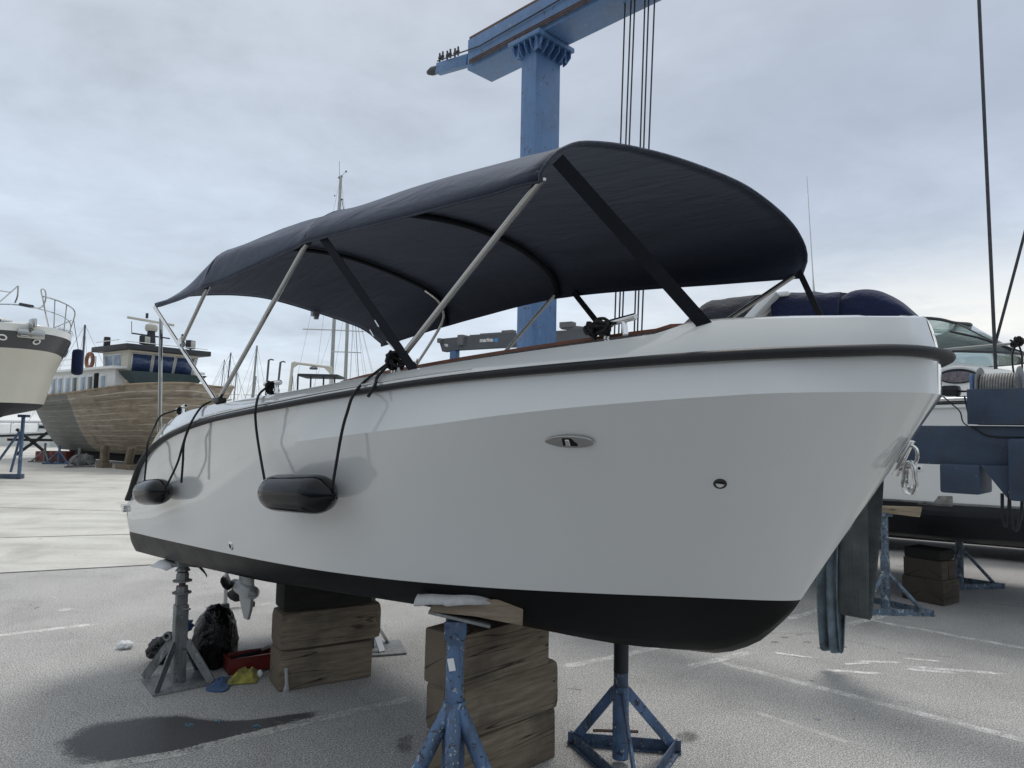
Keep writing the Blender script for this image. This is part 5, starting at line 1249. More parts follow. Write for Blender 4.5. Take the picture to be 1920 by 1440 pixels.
for i in range(60):
    u = i / 59; r_ = []
    for j in range(NV + 1):
        v = j / NV                               # 0 keel .. 1 sheer
        s0 = 2.3 * (1 - v) ** 1.5; s1 = 14.0 - .75 * (1 - v) ** 2.4
        s = s0 + (s1 - s0) * (u ** 1.25 if u < .9 else u ** 1.25)
        q = (s - s0) / (s1 - s0) * 13
        full = v ** (.42 + .5 * max(0, 1 - q / 4) + .25 * max(0, q - 9) / 4)
        r_.append(Vector((s, bO(q) * full * (.80 + .20 * v), zKo(s) + (zO(q) - zKo(s)) * (v ** 1.25 if v > 0 else 0))))
    rgs.append(r_)
b = MB(); b.loft(rgs); n1 = len(b.v); at_ = [j / NV for _ in range(60) for j in range(NV + 1)]
b.loft([[Vector((p.x, -p.y, p.z)) for p in r] for r in rgs]); b.attr['girth'] = at_ + at_
def _planks():
    t = NT('stripped_hull_planking'); v = t.coord('Object'); g_ = t.attr('girth')
    wob = t.math('MULTIPLY', t.math('SUBTRACT', t.noise(v, .7, 3), .5), .03)
    fr_ = t.math('FRACT', t.math('MULTIPLY', t.math('ADD', g_, wob), 13.0))
    seam = t.ramp(fr_, [(.0, 1.), (.10, 1.), (.20, 0.)])
    brk = t.ramp(t.noise(t.coord('Object', (.35, 1, 3)), 2.2, 4, .6), [(.42, .15), (.56, 1.)])
    n = t.noise(t.coord('Object', (.5, 1.5, 3)), 2.6, 6, .65, .5); n2 = t.noise(v, 1.1, 5, .65)
    wood = t.ramp(n, [(.25, (.20, .165, .130)), (.5, (.33, .275, .215)), (.75, (.46, .40, .33))])
    wood = t.mix(t.ramp(n2, [(.55, 0.), (.72, .7)]), wood, (.11, .088, .070))
    grey = t.ramp(n, [(.25, (.14, .143, .132)), (.6, (.195, .197, .185)), (.8, (.24, .24, .225))])
    sp_ = t.node('ShaderNodeSeparateXYZ'); t.l.new(v, sp_.inputs[0])
    edge = t.math('ADD', sp_.outputs[0], t.math('MULTIPLY', sp_.outputs[2], .22))
    edge = t.math('ADD', edge, t.math('MULTIPLY', t.math('SUBTRACT', t.noise(v, 2, 4), .5), .25))
    m = t.ramp(t.math('MULTIPLY_ADD', edge, .1, .0), [(.795, 0.), (.80, 1.)])
    pale = t.ramp(t.math('MULTIPLY_ADD', edge, .1, .0), [(.770, 0.), (.778, 1.), (.795, 1.), (.80, 0.)])
    c = t.mix(m, wood, grey); c = t.mix(t.math('MULTIPLY', pale, .5), c, (.36, .33, .29))
    sm = t.math('MULTIPLY', t.math('MULTIPLY', seam, brk), t.ramp(m, [(0., .75), (1., .22)]))
    c = t.mix(sm, c, (.66, .60, .53))
    return t.fin(c, .8, 0, t.bump(fr_, .2, .01))
b.build('hull', _planks(), ob, smooth=50)
b = MB(); rg = []
for r in rgs: p = r[-1]; rg.append([Vector((p.x, p.y * k, p.z - .45)) for k in (-.97, -.5, 0, .5, .97)])
b.loft(rg); b.build('deck', MT['concrete'], ob)
b = MB(); P = [r[-1] + Vector((0, .0, .02)) for r in rgs]; b.tube(P, .045, 6, flat=.6); b.tube([Vector((p.x, -p.y, p.z)) for p in P], .045, 6, flat=.6); b.build('cap_rail', MT['wood_pale'], ob)
b = MB(); b.box((7.4, 0, .24), (8.8, .22, .30), bev=.02); b.build('keel', MT['wood_dark'], ob)
# deckhouse
def flat_panel(b, s0, s1, y, z0, z1, th=.03): b.box(((s0 + s1) / 2, y, (z0 + z1) / 2), (s1 - s0, th, z1 - z0), bev=.004)
b = MB(); b.box((7.6, 0, 3.05), (6.2, 3.1, 1.25), bev=.03); dh = b.build('deckhouse', MT['white_paint'], ob)
b = MB(); b.box((7.55, 0, 3.71), (6.8, 3.6, .10), bev=.02); b.build('deckhouse_roof', MT['white_paint'], dh)
for k, s in enumerate((5.2, 6.3, 6.95, 7.7, 8.35, 9.1, 9.75)):
    dark = k in (1, 3); b = MB(); flat_panel(b, s, s + .48, 1.555, 2.72, 3.48, .03); w_ = b.build('window', MT['white_paint'], ob)
    b = MB(); flat_panel(b, s + .05, s + .43, 1.57, 2.78, 3.43, .02); b.build('pane', MT['pane_dark' if dark else 'pane_light'], w_)
b = MB(); flat_panel(b, 5.85, 6.2, 1.56, 2.5, 3.55); b.build('doorway', MT['void'], ob)
# wheelhouse
b = MB(); rg = []
for z, sf, hw, sb in ((3.1, 4.25, 1.24, 6.1), (3.5, 4.15, 1.28, 6.1), (4.38, 3.92, 1.36, 6.05)):
    rg.append([Vector((sf, -hw, z)), Vector((sf, hw, z)), Vector((sb, hw, z)), Vector((sb, -hw, z))])
b.loft(rg, closed_u=True, caps=True); wh_ = b.build('wheelhouse', simple('cream_wheelhouse_paint', (.62, .58, .50), .4, 0, .08, 3), ob, smooth=0)
b = MB(); b.box((4.95, 0, 4.47), (2.9, 3.3, .20), bev=.03); b.build('wheelhouse_roof', MT['roof_dark'], wh_)
def fwin(y0, y1, mat):
    def P(y, z, o=.0): f = (z - 3.5) / .88; return Vector((4.15 - .23 * f - o, y * (1.0 + .06 * f), z))
    b = MB(); z0, z1 = 3.60, 4.24
    b.loft([[P(y0 - .04, z0 - .04, .012), P(y1 + .04, z0 - .04, .012)], [P(y0 - .04, z1 + .04, .012), P(y1 + .04, z1 + .04, .012)]]); w_ = b.build('window', MT['white_paint'], wh_, solid=.02)
    b = MB(); b.loft([[P(y0, z0, .026), P(y1, z0, .026)], [P(y0, z1, .026), P(y1, z1, .026)]]); b.build('pane', MT[mat], w_, solid=.012)
fwin(.48, 1.14, 'curtain'); fwin(-.36, .36, 'curtain'); fwin(-1.14, -.48, 'curtain')
for s0, s1 in ((4.55, 5.15), (5.22, 5.85)):
    b = MB(); b.box(((s0 + s1) / 2, 1.325, 3.90), (s1 - s0 + .06, .03, .72), Matrix.Rotation(-.10, 3, 'X')); w_ = b.build('window', MT['white_paint'], wh_)
    b = MB(); b.box(((s0 + s1) / 2, 1.345, 3.90), (s1 - s0 - .03, .02, .62), Matrix.Rotation(-.10, 3, 'X')); b.build('pane', MT['curtain' if False else 'pane_light'], w_)
b = MB(); rg = []
for z, sf, hw in ((3.05, 3.75, 1.05), (3.58, 3.55, 1.55)): rg.append([Vector((sf, -hw, z)), Vector((sf, hw, z)), Vector((4.3, hw, z)), Vector((4.3, -hw, z))])
b.loft(rg, closed_u=True, caps=True); b.build('breastwork', MT['green_paint'], ob, smooth=0)
def lamp(s, y, z, sx, tilt):
    b = MB(); R_ = Matrix.Rotation(tilt, 3, 'Z'); b.box((s, y, z), (.22, .38, .34), R_, .04); b.bar((s, y, z - .3), (s, y, z - .1), .05, .05); l_ = b.build('floodlight', MT['roof_dark'], ob)
    b = MB(); b.box(Vector((s, y, z)) + R_ @ Vector((-.112, 0, 0)), (.01, .31, .27), R_, .003); b.build('lamp_glass', MT['lamp_glass'], l_)
lamp(4.3, .62, 4.83, 1, .5); lamp(4.1, -1.10, 4.83, 1, .5); lamp(5.9, 1.30, 4.80, 1, -1.9)
b = MB(); b.tube([(5.1, 0, 4.55), (5.1, 0, 5.30)], [.20, .14], 10); b.bar((5.1, -.75, 5.10), (5.1, .75, 5.14), .05, .05); mt_ = b.build('mast', MT['roof_dark'], ob)
b = MB(); b.lathe([(.20, 5.30), (.24, 5.40), (.22, 5.55), (.08, 5.62)], (5.1, 0, 0), n=16); b.bar((5.1, -.90, 5.66), (5.1, .95, 5.74), .10, .09, bev=.02); b.build('radar', MT['cream'], mt_)
b = MB(); b.tube([(5.1, .75, 5.12), (5.1, .78, 5.60)], .012, 6); b.tube([(5.1, .2, 5.8), (5.1, .2, 6.0)], .05, 6); b.build('aerial', MT['roof_dark'], mt_)
b = MB(); ps = [(s, 1.5, 4.20) for s in (6.3, 7.4, 8.5, 9.6)]; b.tube(ps, .022, 6); b.tube([(s, y, z - .22) for s, y, z in ps], .014, 6)
for s, y, z in ps: b.tube([(s, y, 3.74), (s, y, z)], .018, 6)
b.tube([(4.0, 1.7, 4.72), (5.9, 1.7, 4.72)], .016, 6); b.tube([(3.7, -1.6, 4.66), (3.7, 1.6, 4.66)], .014, 6); b.build('guard_rail', MT['white_paint'], ob)
b = MB(); b.tube([Vector((6.55, 1.6, 4.05)) + Vector((.28 * math.cos(a), .02, .28 * math.sin(a))) for a in [2 * PI * k / 24 for k in range(24)]], .075, 8, closed=True); o_ = b.build('lifebuoy', MT['bronze'], ob)
# shores, stands and clutter beneath it
for (x, y, wpx, lab, grp) in ((195, 877, 17, 'thick upright timber shore under the wooden boat, left of the leaning one', 'timber shores under the wooden boat'), (238, 880, 15, 'leaning timber shore on a low sill under the wooden boat', 'timber shores under the wooden boat')):
    g1 = gnd(x, y); wd_ = wpx * g1.y / F; t = thing('timber_shore', lab, 'shore', g1, yo, grp)
    b = MB(); lean = .0 if x < 200 else .30; b.bar((0, 0, .02), (-lean, -.0, .80), wd_ * .8, wd_ * .7, bev=.02); b.build('post', MT['wood'], t)
    b = MB(); b.box((0, 0, .09), (.5 if x < 200 else 1.1, .35, .18), bev=.02); b.build('sill', MT['wood'], t)
for k, (x, y, top, lab) in enumerate(((83, 867, .78, 'grey tripod stand farthest left under the wooden boat'), (110, 870, .74, 'blue tripod stand second from left under the wooden boat'), (147, 876, .70, 'grey bent-legged stand beside the engine block under the wooden boat'))):
    g1 = gnd(x, y); tripod(lab, g1, top, .045, .06, .45, 3, .45, .03, MT['blue_jack' if k == 1 else 'grey_jack'], 'boat stands under the wooden boat', .48, ring=True, a0=math.radians(200 + 25 * k))
g1 = gnd(140, 873); crumple('engine_block', 'rusty grey engine block lying beside the bent-legged stand', 'engine', (g1.x, g1.y + .5, 0), (.95, .5, .42), 'grey_jack', 5, .3, 3, 12)
g1 = gnd(88, 866); ty = g1.y + .5; t = thing('fish_crate', 'faded red crate on the concrete beneath the stern of the wooden boat', 'crate', (g1.x, ty, 0), .1)
b = MB()
for (x, y, dx_, dy_) in ((0, -.35, 1.15, .05), (0, .35, 1.15, .05), (-.57, 0, .05, .7), (.57, 0, .05, .7)): b.box((x, y, .22), (dx_, dy_, .40), bev=.01)
b.box((0, 0, .04), (1.1, .66, .05))
for k in range(6): b.box((-.5 + k * .2, -.385, .22), (.035, .03, .40))
b.build('box', MT['red_crate'], t)
t = thing('trestle', 'dark crossed timber trestle standing behind the red crate', 'trestle', (at(62, 840, 34).x, 34, 0), .2)
for d in (-1, 1):
    b = MB(); b.bar((-.75 * d, 0, .0), (.75 * d, 0, 1.25), .12, .12); b.build('leg', MT['wood_dark'], t)
b = MB(); b.box((0, 0, .75), (2.2, .14, .12)); b.build('rail', MT['wood_dark'], t)
t = thing('shade_box', 'low dark cradle standing in for the shadow under the wooden boat bow', 'shadebox', tuple(OW(3.6, -1.2, 0)), yo)
b = MB(); b.box((1.2, 0, .42), (6.5, .5, .84), bev=.03); b.build('shade_body', MT['navy_black'], t)  # added dark box, stands in for the deep shadow under the hull

# ------------------------------------------------------------------ grey and cream motor yacht at the left edge
LO = Vector((-12.30, 18.0, 0)); LA_ = Vector((-.8, .6, 0)); LY = Vector((-.6, -.8, 0)); yl_ = math.atan2(.6, -.8)
ly = thing('motor_yacht', 'grey and cream motor yacht bow propped at the left edge beside the wooden boat', 'yacht', LO, yl_)
bl = pch([0, .1, .4, 1.0, 2.0, 4.0, 9], [0, .42, .88, 1.34, 1.62, 1.74, 1.7])
lv = [  # (z at bow, z aft, breadth factor, stem setback)
    (4.12, 3.80, 1.00, 0.0), (3.94, 3.62, 1.01, .05), (3.52, 2.98, .92, .30), (3.05, 2.62, .87, .65), (2.66, 2.32, .84, .8), (2.14, 2.10, .80, 1.0), (2.0, 1.94, .72, 1.15), (1.72, 1.60, .02, 1.8)]
def lpt(k, u, sg):
    zb_, za_, bf, s0 = lv[k]; s = s0 + (8.6 - s0) * u; q = 8.6 * u
    f = min(1, u * 2.2); f = f * f * (3 - 2 * f)
    return Vector((s, sg * bl(q) * bf, zb_ + (za_ - zb_) * f))
UL = [0, .004, .012, .025, .045, .07, .10, .14, .19, .25, .32, .40, .5, .6, .7, .8, .9, 1]
for nm, k0, k1, mat in (('gunwale', 0, 1, 'white_paint'), ('topsides', 1, 2, 'graphite'), ('lower_hull', 2, 5, 'cream'), ('hull_bottom', 5, 7, 'navy_black')):
    b = MB()
    for sg in (1, -1):
        rr = []
        for u in UL:
            r = []
            for k in range(k0, k1):
                for t in (0, .5): r.append(lpt(k, u, sg).lerp(lpt(k + 1, u, sg), t))
            r.append(lpt(k1, u, sg)); rr.append(r)
        b.loft(rr)
    b.build(nm, MT[mat], ly, smooth=30)
b = MB(); rr = []
for u in UL:
    p = lpt(0, u, 1); rr.append([Vector((p.x, p.y * t, p.z + .05 * (1 - t * t) + .04 * min(1, u * 4))) for t in (-1, -.7, 0, .7, 1)])
b.loft(rr); b.build('deck', MT['white_paint'], ly)
b = MB(); rr = []
for s, hw, z in ((1.3, .35, 4.06), (1.9, .7, 4.12), (2.8, .95, 4.20), (8.4, 1.15, 4.3)): rr.append([Vector((s, -hw, 3.8)), Vector((s, -hw * .92, z)), Vector((s, 0, z + .06)), Vector((s, hw * .92, z)), Vector((s, hw, 3.8))])
b.loft(rr, caps=True); b.build('coachroof', MT['white_paint'], ly, smooth=40)
b = MB(); rr = [[Vector((2.9, y, 4.24)) for y in (-.95, -.5, 0, .5, .95)], [Vector((4.0, y, 4.62)) for y in (-.85, -.45, 0, .45, .85)]]
rr[0][0].x = rr[0][4].x = 3.4; rr[1][0].x = rr[1][4].x = 4.4; b.loft(rr); ws2 = b.build('windscreen', MT['pane_light'], ly, solid=.02)
b = MB(); b.tube([p + Vector((0, 0, .02)) for p in rr[1]], .05, 6); b.tube(rr[0], .03, 6); [b.tube([p, q], .03, 6) for p, q in zip(rr[0], rr[1])]; b.build('frame', MT['roof_dark'], ws2)
b = MB(); b.loft([[Vector((4.1, -.9, 4.64)), Vector((4.1, .9, 4.64))], [Vector((8, -1.1, 5.3)), Vector((8, 1.1, 5.3))]]); b.build('hardtop', MT['white_paint'], ly, solid=.08)
# anchor plate, roller, portholes, trim
b = MB(); b.box((-.02, 0, 3.88), (.14, .62, .24), bev=.05); b.build('anchor_plate', MT['steel'], ly)
b = MB(); b.box((-.10, 0, 4.14), (.34, .09, .26), bev=.03); b.tube([(-.26, 0, 4.22), (-.30, 0, 4.07), (-.2, 0, 3.96)], .035, 8); b.build('anchor_roller', MT['steel'], ly)
def lring(x, y, sg, rx, nm, mat):
    """ring set on the topsides under a pixel"""
    best = None
    for i in range(90):
        u = i / 89 * .5
        for j in range(11):
            p = lpt(1, u, sg).lerp(lpt(2, u, sg), j / 10); wp = LO + LA_ * p.x + LY * p.y + Vector((0, 0, p.z)); d = wp - CAM; w_ = d.dot(FW)
            e = (960 + F * d.dot(RT) / w_ - x) ** 2 + (720 - F * d.dot(UP) / w_ - y) ** 2
            if best is None or e < best[0]: best = (e, p, u)
    p, u = best[1], best[2]; t = (lpt(1, u + .02, sg) - lpt(1, u, sg)).normalized(); dn_ = (lpt(2, u, sg) - lpt(1, u, sg)).normalized(); n = t.cross(dn_); n = n if n.y * sg > 0 else -n; n.normalize()
    tt = dn_.cross(n)
    b = MB(); b.tube([p + n * .015 + tt * (rx * math.cos(a)) + dn_ * (rx * .78 * math.sin(a)) for a in [2 * PI * k / 20 for k in range(20)]], .020, 8, closed=True); o_ = b.build(nm, MT[mat], ly)
    b = MB(); T = Matrix((tt, dn_, n)).transposed().to_4x4(); T.translation = p; b.prism([(rx * .9 * math.cos(a), rx * .70 * math.sin(a)) for a in [2 * PI * k / 20 for k in range(20)]], .02, T); b.build('pane', MT['pane_dark'], o_)
lring(70, 640, -1, .085, 'porthole', 'white_paint'); lring(3, 632, 1, .085, 'porthole', 'white_paint'); lring(122, 660, -1, .17, 'porthole', 'graphite')
# pulpit rails
def lw(pts): return [Vector(((p - LO).dot(LA_), (p - LO).dot(LY), p.z)) for p in pts]
b = MB(); D0 = 19.0
top_r = lw([at(-14, 543, 20.5), at(4, 546, 20.3), at(19, 548, 20)]); b.tube(top_r, .018, 6)
b.tube(lw([at(0, 566, 19.8), at(34, 536, 19.6)]), .018, 6); b.tube(spline(lw([at(34, 536, 19.6), at(33, 555, 19.6), at(28, 568, 19.6)]), 4), .022, 6)
b.tube(spline(lw([at(-14, 570, 19.8), at(25, 571, 19.2), at(50, 574, 18.9), at(72, 578, 18.6), at(82, 571, 18.5), at(86, 557, 18.5), at(84, 544, 18.5), at(77, 544, 18.5), at(81, 563, 18.6), at(86, 590, 18.7), at(92, 618, 18.9)]), 4), .018, 6)
b.tube(spline(lw([at(82, 556, 18.5), at(104, 562, 19), at(127, 572, 19.8), at(139, 582, 20.6), at(140, 592, 21), at(138, 597, 21.2)]), 5), .020, 6)
b.tube(spline(lw([at(72, 579, 18.6), at(98, 586, 19), at(118, 594, 19.8), at(131, 605, 20.6), at(132, 622, 21)]), 5), .014, 6)
for (x0, y0, x1, y1, d) in ((103, 562, 101, 622, 19.1), (125, 572, 119, 630, 20), (139, 597, 126, 634, 20.8), (92, 619, 134, 601, 19.8)): b.tube(lw([at(x0, y0, d), at(x1, y1, d)]), .015, 6)
b.build('pulpit', MT['steel'], ly)
b = MB(); b.tube(lw([at(38, 570.5, 19.0), at(61, 575, 18.8)]), .045, 8); b.build('rail_pad', MT['grey_canvas'], ly)
b = MB()
for k in range(8):
    x = 110 + k * 3.4; b.tube(lw([at(x, 612 + k * 1.2, 20), at(x + 4, 634 - k * .5, 20.2)]), .008, 4)
for k in range(4): b.tube(lw([at(108, 616 + k * 4.5, 20), at(136, 622 + k * 4.0, 20.6)]), .007, 4)
b.build('rail_net', MT['stay'], ly)
fp = at(145.5, 678, 20.9); t = thing('fender', 'dark navy padded fender hanging from the bow rail of the grey yacht', 'fender', fp, 0)
b = MB(); b.lathe([(.06, -.40), (.14, -.36), (.155, -.30), (.155, .26), (.13, .34), (.04, .37)], n=20); b.build('body', MT['navy_canvas'], t, smooth=50)
b = MB(); b.tube([Vector((0, 0, .36)), at(141, 620, 20.9) - fp, at(138, 598, 21.1) - fp], .010, 6); b.build('rope', MT['rope'], t)
# its stand
g1 = gnd(20, 893); t = thing('boat_stand', 'tall blue boat stand under the grey and cream yacht at the left edge', 'boat stand', (at(37, 890, 20.9).x, 20.9, 0), 0)
P = lambda x, y, d: at(x, y, d) - t.location
for nm, a, c, r in (('leg', P(44, 781, 20.9), P(36, 888, 20.6), .05), ('leg', P(43, 800, 21.0), P(20, 885, 20.9), .035), ('brace', P(38, 808, 21), P(-14, 880, 21.4), .035)):
    b = MB(); b.tube([a, c], r, 8); b.build(nm, MT['blue_jack'], t)
b = MB(); b.bar(P(-20, 893, 20.7), P(42, 893, 20.5), .14, .13); b.build('base_bar', MT['blue_jack_dark'], t)
b = MB(); b.box(P(45, 780, 20.9), (.24, .2, .08)); b.build('head_plate', MT['blue_jack_dark'], t)

# ------------------------------------------------------------------ moored boats and masts in the harbour
def small_hull(t, ln, bm_, zf, mat, stripe=None, yaw=0):
    rg = []
    for i in range(15):
        u = i / 14; x = -ln / 2 + ln * u; hb = bm_ / 2 * (1 - max(0, (u - .5) / .5) ** 2.2) * (.86 + .14 * min(1, u * 4)); hb = max(hb, .02)
        z = zf + .35 * max(0, u - .4) ** 2 * 2
        rg.append([Vector((x, -hb, z)), Vector((x, -hb * .97, z * .5 - .3)), Vector((x, -hb * .7, -1.0)), Vector((x, 0, -1.25)), Vector((x, hb * .7, -1.0)), Vector((x, hb * .97, z * .5 - .3)), Vector((x, hb, z))])
    b = MB(); b.loft(rg, closed_u=True, caps=True); b.build('hull', MT[mat], t, smooth=40)
    if stripe:
        b = MB()
        for sg in (0, 6): b.tube([r[sg] * 1 + Vector((0, -.02 if sg == 0 else .02, -.18)) for r in rg], .07, 6)
        b.build('stripe', MT[stripe], t)
def sailboat(label, top, base, D, mr, spread=(), stays=True, hull='white_paint', yaw=.4, ln=9, cover=None, mat='mast', stayx=(5.2, 4.6)):
    pt = at(top[0], top[1], D); pb = at(base[0], base[1], D); d = (pt - pb); z0 = .15; k = (z0 - pb.z) / d.z; pb = pb + d * k
    t = thing('sailboat', label, 'sailboat', (pb.x, D, 0), yaw, 'sailing boats moored in the harbour')
    R_ = Matrix.Rotation(-yaw, 3, 'Z'); tl = R_ @ (pt - Vector((pb.x, D, 0)))
    small_hull(t, ln, ln * .3, .15, hull, 'roof_dark')
    base_ = Vector((.4, 0, .1))
    base_ = Vector((0, 0, .1))
    b = MB(); b.tube([base_, tl], [mr * 1.15, mr * .8], 8); ms = b.build('mast', MT[mat], t)
    for fr_, hw in spread:
        p = base_.lerp(tl, fr_); b = MB(); e = R_ @ Vector((1, .25, 0)); b.tube([p - e * hw + Vector((0, 0, -.02 * hw)), p, p + e * hw], mr * .28, 6); b.build('spreader', MT[mat], ms)
    b = MB(); b.bar((0, 0, 1.0), (-ln * .38, 0, 1.05), .22 if cover else .1, .24 if cover else .1, bev=.02); b.build('boom', MT[cover] if cover else MT[mat], ms)
    if stays:
        b = MB()
        for p, q in ((tl, Vector((ln * stayx[0] / 10, 0, .35))), (tl, Vector((-ln * stayx[1] / 10, 0, .3))), (base_.lerp(tl, .97), R_ @ Vector((ln * .14, 0, .2))), (base_.lerp(tl, .97), R_ @ Vector((-ln * .14, 0, .2)))):
            b.tube([p, q], max(.008, D * .00022), 4)
        b.build('stays', MT['stay'], t)
    return t, tl, R_
sailboat('sailboat with the tallest mast, its head showing above the canopy', (639, 331), (622, 700), 62, .155, ((.42, 2.55), (.66, 1.9)), ln=13, yaw=1.2)
tmast = at(639, 326, 62)
o_ = [x for x in SC.objects if x.name == 'sailboat'][0]
b = MB(); R_ = Matrix.Rotation(-1.2, 3, 'Z'); k_ = lambda x, y: R_ @ (at(x, y, 62) - o_.location)
b.bar(k_(634.5, 334), k_(642, 330), .12, .16); b.tube([k_(636.5, 333), k_(636.2, 302)], .018, 5); b.tube([k_(640, 331), k_(648, 322)], .016, 5); b.ball(k_(649, 321.5), .09, n=5); b.ball(k_(641, 374), .10, n=5); b.tube([k_(641, 374), k_(644, 392)], .035, 5); b.ball(k_(627.5, 367), .07, n=5)
b.build('masthead_gear', MT['mast_dark'], o_)
sailboat('sailboat whose thick bare mast stands just right of the tallest mast', (655, 520), (648, 700), 60, .15, ((.55, 1.2),), ln=12, yaw=1.1)
sailboat('sailboat with crossed spreaders and a tan boom cover, left of the davits', (482, 648), (474, 737), 85, .14, ((.46, 1.0),), cover='wood_pale', ln=10, yaw=1.3)
sailboat('sailboat with a dark mast seen beside the sloping rear canopy leg', (433, 661), (426, 722), 90, .10, (), mat='mast_dark', ln=9, yaw=.8)
sailboat('sailboat with a short thin mast closest to the wooden boat bow', (421, 674), (416, 718), 95, .07, (), ln=8, yaw=.9)
sailboat('sailboat with a pale mast between the wooden boat bow and the tan boom cover', (445, 688), (439, 744), 92, .09, ((.6, .7),), ln=8, yaw=1.4)
sailboat('sailboat with a stubby mast hard behind the tan boom cover', (480, 705), (476, 740), 105, .11, (), ln=8, yaw=1.0)
sailboat('sailboat with a low mast between the davits and the steel arch', (549, 704), (547, 725), 110, .07, (), mat='mast_dark', ln=8, yaw=1.5)
sailboat('sailboat with a slanting furled forestay right of the two thick masts', (664, 560), (672, 700), 66, .04, (), ln=10, yaw=1.3, stayx=(6, 3))
sailboat('sailboat with a faint grey mast behind the grey yacht pulpit', (159.5, 609), (155, 680), 60, .10, (), mat='mast_dark', ln=9, yaw=.8)
for k, (x0, y0, x1, y1, lab) in enumerate(((504, 675, 499, 735, 'left of two slim hooked quay davits beyond the boat'), (526, 679, 520, 735, 'right of two slim hooked quay davits beyond the boat'))):
    D = 58; a, c = at(x0, y0, D), at(x1, y1, D); d = (a - c); c = c + d * ((-1.0 - c.z) / d.z); t = thing('davit', lab, 'davit', c, 0, 'hooked davits beyond the boat')
    b = MB(); b.tube([(0, 0, 0), a - c], .09, 8); b.build('post', MT['mast_dark'], t)
    b = MB(); b.tube([a - c, a - c + Vector((.22, 0, .06)), a - c + Vector((.40, 0, .0))], .06, 6); b.build('hook', MT['mast_dark'], t)
D = 48; t = thing('gantry_frame', 'pale goalpost-shaped gantry frame beyond the open boat', 'gantry', (at(541, 722, D).x, D, 0), 0)
P = lambda x, y, dd=0: at(x, y, D + dd) - t.location
b = MB(); l0, l1, r1, r0 = P(541, 722), P(549, 680), P(621, 689), P(620, 720)
l00 = l0 + (l0 - l1) * 1.5; r00 = r0 + (r0 - r1) * 2.0; l00.z = -1.0; r00.z = -1.0
for nm, a, c, r in (('post', l00, l1, .10), ('post', r00, r1, .11), ('crossbar', l1, r1, .09)):
    b = MB(); b.tube([a, c], r, 8); b.build(nm, MT['cream'], t)
b = MB(); b.bar(P(548, 686), P(556, 681), .12, .3); b.bar(P(612, 688), P(620, 696), .12, .3); b.build('knee', MT['cream'], t)
b = MB(); b.lathe([(.25, -.1), (.30, 0), (.1, .12)], P(588, 690), n=10); b.build('lamp', MT['mast_dark'], t)
for k, (x, y, ln, D, mat, lab, yaw) in enumerate(((18, 800, 8, 50, 'white_paint', 'white moored cruiser low behind the stand of the grey yacht', .15), (-25, 812, 9, 47, 'white_paint', 'white moored launch at the quay, farthest left in the picture', -.1), (75, 805, 8, 58, 'white_paint', 'white moored boat glimpsed under the stern of the wooden boat', .3))):
    t = thing('moored_boat', lab, 'boat', (at(x, y, D).x, D, 0), yaw, 'motor boats moored along the quay')
    small_hull(t, ln, 2.8, .75, mat, 'navy_black')
    b = MB(); b.box((-.6, 0, 1.05), (ln * .5, 2.0, .75), bev=.12); b.build('cabin', MT['white_paint'], t)
    b = MB(); b.box((-.6, 0, 1.15), (ln * .46, 2.03, .26), bev=.02); b.build('cabin_window', MT['pane_dark'], t)
    b = MB(); b.tube([(-.2 * ln, -1.2, 1.5), (.35 * ln, -1.1, 1.55), (.47 * ln, 0, 1.6), (.35 * ln, 1.1, 1.55), (-.2 * ln, 1.2, 1.5)], .04, 6)
    for x_ in (-.1, .1, .3): b.tube([(x_ * ln, -1.18, .75), (x_ * ln, -1.15, 1.52)], .03, 5)
    b.build('guard_rail', MT['alu'], t)
t = thing('cabin_cruiser', 'dark-roofed cabin cruiser just showing over the side deck left of the teak trim', 'boat', (at(600, 705, 40).x, 40, 0), .05)
small_hull(t, 8, 2.8, .9, 'white_paint', None); b = MB(); b.box((0, 0, 1.9), (3.6, 2.0, 2.0), bev=.1); b.build('cabin', MT['white_paint'], t)
hz = at(600, 706, 40).z; b = MB(); b.box((.1, 0, hz), (2.2, 2.2, .14), bev=.04); b.build('cabin_roof', MT['roof_dark'], t)
for x_ in (-1., -.3, .4, 1.): b = MB(); b.bar((x_, -.9, 2.8), (x_, -.9, hz), .08, .08); b.build('post', MT['roof_dark'], t)

# ------------------------------------------------------------------ dark grey boat hoist beyond the column
A = at(826, 652, 50.6); Bq = at(1100, 628, 44.6); cz = (A.z + Bq.z) / 2
xd = Vector((Bq.x - A.x, Bq.y - A.y, 0)); lnb = xd.length; yb = math.atan2(xd.y, xd.x)
hoist = thing('boat_hoist', 'dark grey boat hoist girder with white and blue lettering left of the blue column', 'boat hoist', (A.x, A.y, 0), yb)
def hpx(x, y, yl=-.3):
    nn = Vector((-math.sin(yb), math.cos(yb), 0)); r = ray(x, y); t = (yl - (CAM - A).dot(nn)) / r.dot(nn); p = CAM + r * t - hoist.location
    return Vector((p.dot(xd.normalized()), yl, p.z))
zt_, zbm = hpx(905, 629).z, hpx(905, 652).z
b = MB(); T = Matrix(((1, 0, 0, 0), (0, 0, -1, .3), (0, 1, 0, 0), (0, 0, 0, 1)))
xl = hpx(822, 640).x; b.prism([(xl, zt_ - .05), (xl + .35, zbm - .12), (xl + 1.2, zbm - .05), (lnb + .3, zbm), (lnb + .3, zt_), (xl + 1.9, zt_)][::1], .6, T); b.build('girder', MT['crane_grey'], hoist, smooth=0)
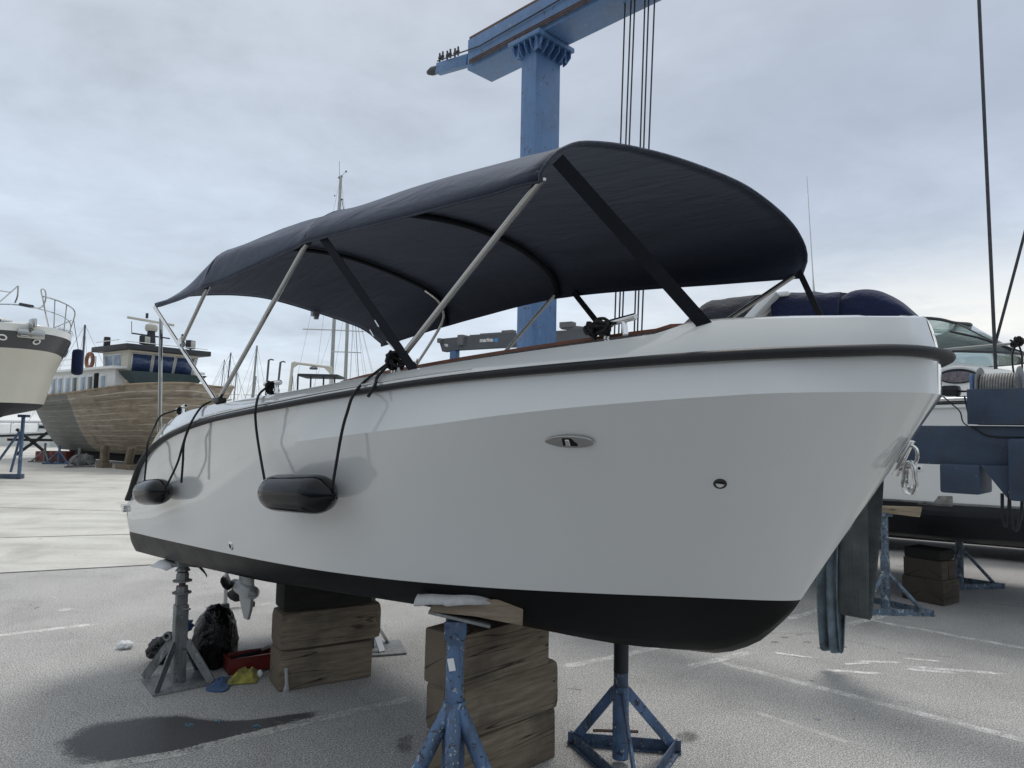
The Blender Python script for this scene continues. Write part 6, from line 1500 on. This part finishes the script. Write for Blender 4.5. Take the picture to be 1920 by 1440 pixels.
b = MB(); b.box((hpx(921, 625).x, 0, zt_ + .08), (1.9, .5, .16), bev=.02); b.box((hpx(950, 622).x, 0, zt_ + .14), (.9, .5, .26), bev=.02); b.box((hpx(890, 625).x, 0, zt_ + .05), (1.0, .4, .12)); b.build('walkway', MT['mast_dark'], hoist)
for x_ in (866, 826):
    b = MB(); p = hpx(x_, 638 if x_ > 850 else 639); b.box((p.x, -.1, p.z), (.5 if x_ > 850 else .3, .9, .75 if x_ > 850 else .35), bev=.08); b.build('trolley', MT['mast_dark'], hoist)
for x_ in (848, 1075):
    b = MB(); p = hpx(x_, 656); b.box((p.x, 0, (zbm) / 2 - .02), (.5, .5, zbm - .0), bev=.02); b.build('leg', simple('blue_leg_paint', (.06, .13, .26), .5, 0, .1, 2), hoist)
b = MB(); a = hpx(1050, 612); b.bar((a.x, 0, a.z), (a.x + 3.0, 0, a.z - .45), .4, .30); b.box((a.x + .4, 0, a.z + .1), (.9, .6, .35)); b.build('tie_beam', MT['mast_dark'], hoist)
def lettering(txt, mat, p0, hgt, parent, slope=0.0):
    cu = bpy.data.curves.new('lettering', 'FONT'); cu.body = txt; cu.size = hgt; cu.extrude = .008; cu.offset = .012
    tmp = bpy.data.objects.new('tmp', cu); COL.objects.link(tmp); dg = bpy.context.evaluated_depsgraph_get(); me = bpy.data.meshes.new_from_object(tmp.evaluated_get(dg))
    wd = max(v.co.x for v in me.vertices); bpy.data.objects.remove(tmp)
    me.materials.clear(); me.materials.append(mat); o_ = bpy.data.objects.new('lettering', me); COL.objects.link(o_); o_.parent = parent
    o_.location = p0; o_.rotation_euler = (PI / 2, 0, 0); return wd
p = hpx(899.5, 641.5, -.312); pe = hpx(923, 640, -.312); hh = (pe.x - p.x) / 2.62 
wd = lettering('marina', MT['sign_white'], p, hh, hoist); lettering('up', MT['sign_blue'], p + Vector((wd + .03, 0, 0)), hh, hoist)
p = hpx(832.5, 650.0, -.312); lettering('60t', MT['sign_white'], p, .26, hoist)
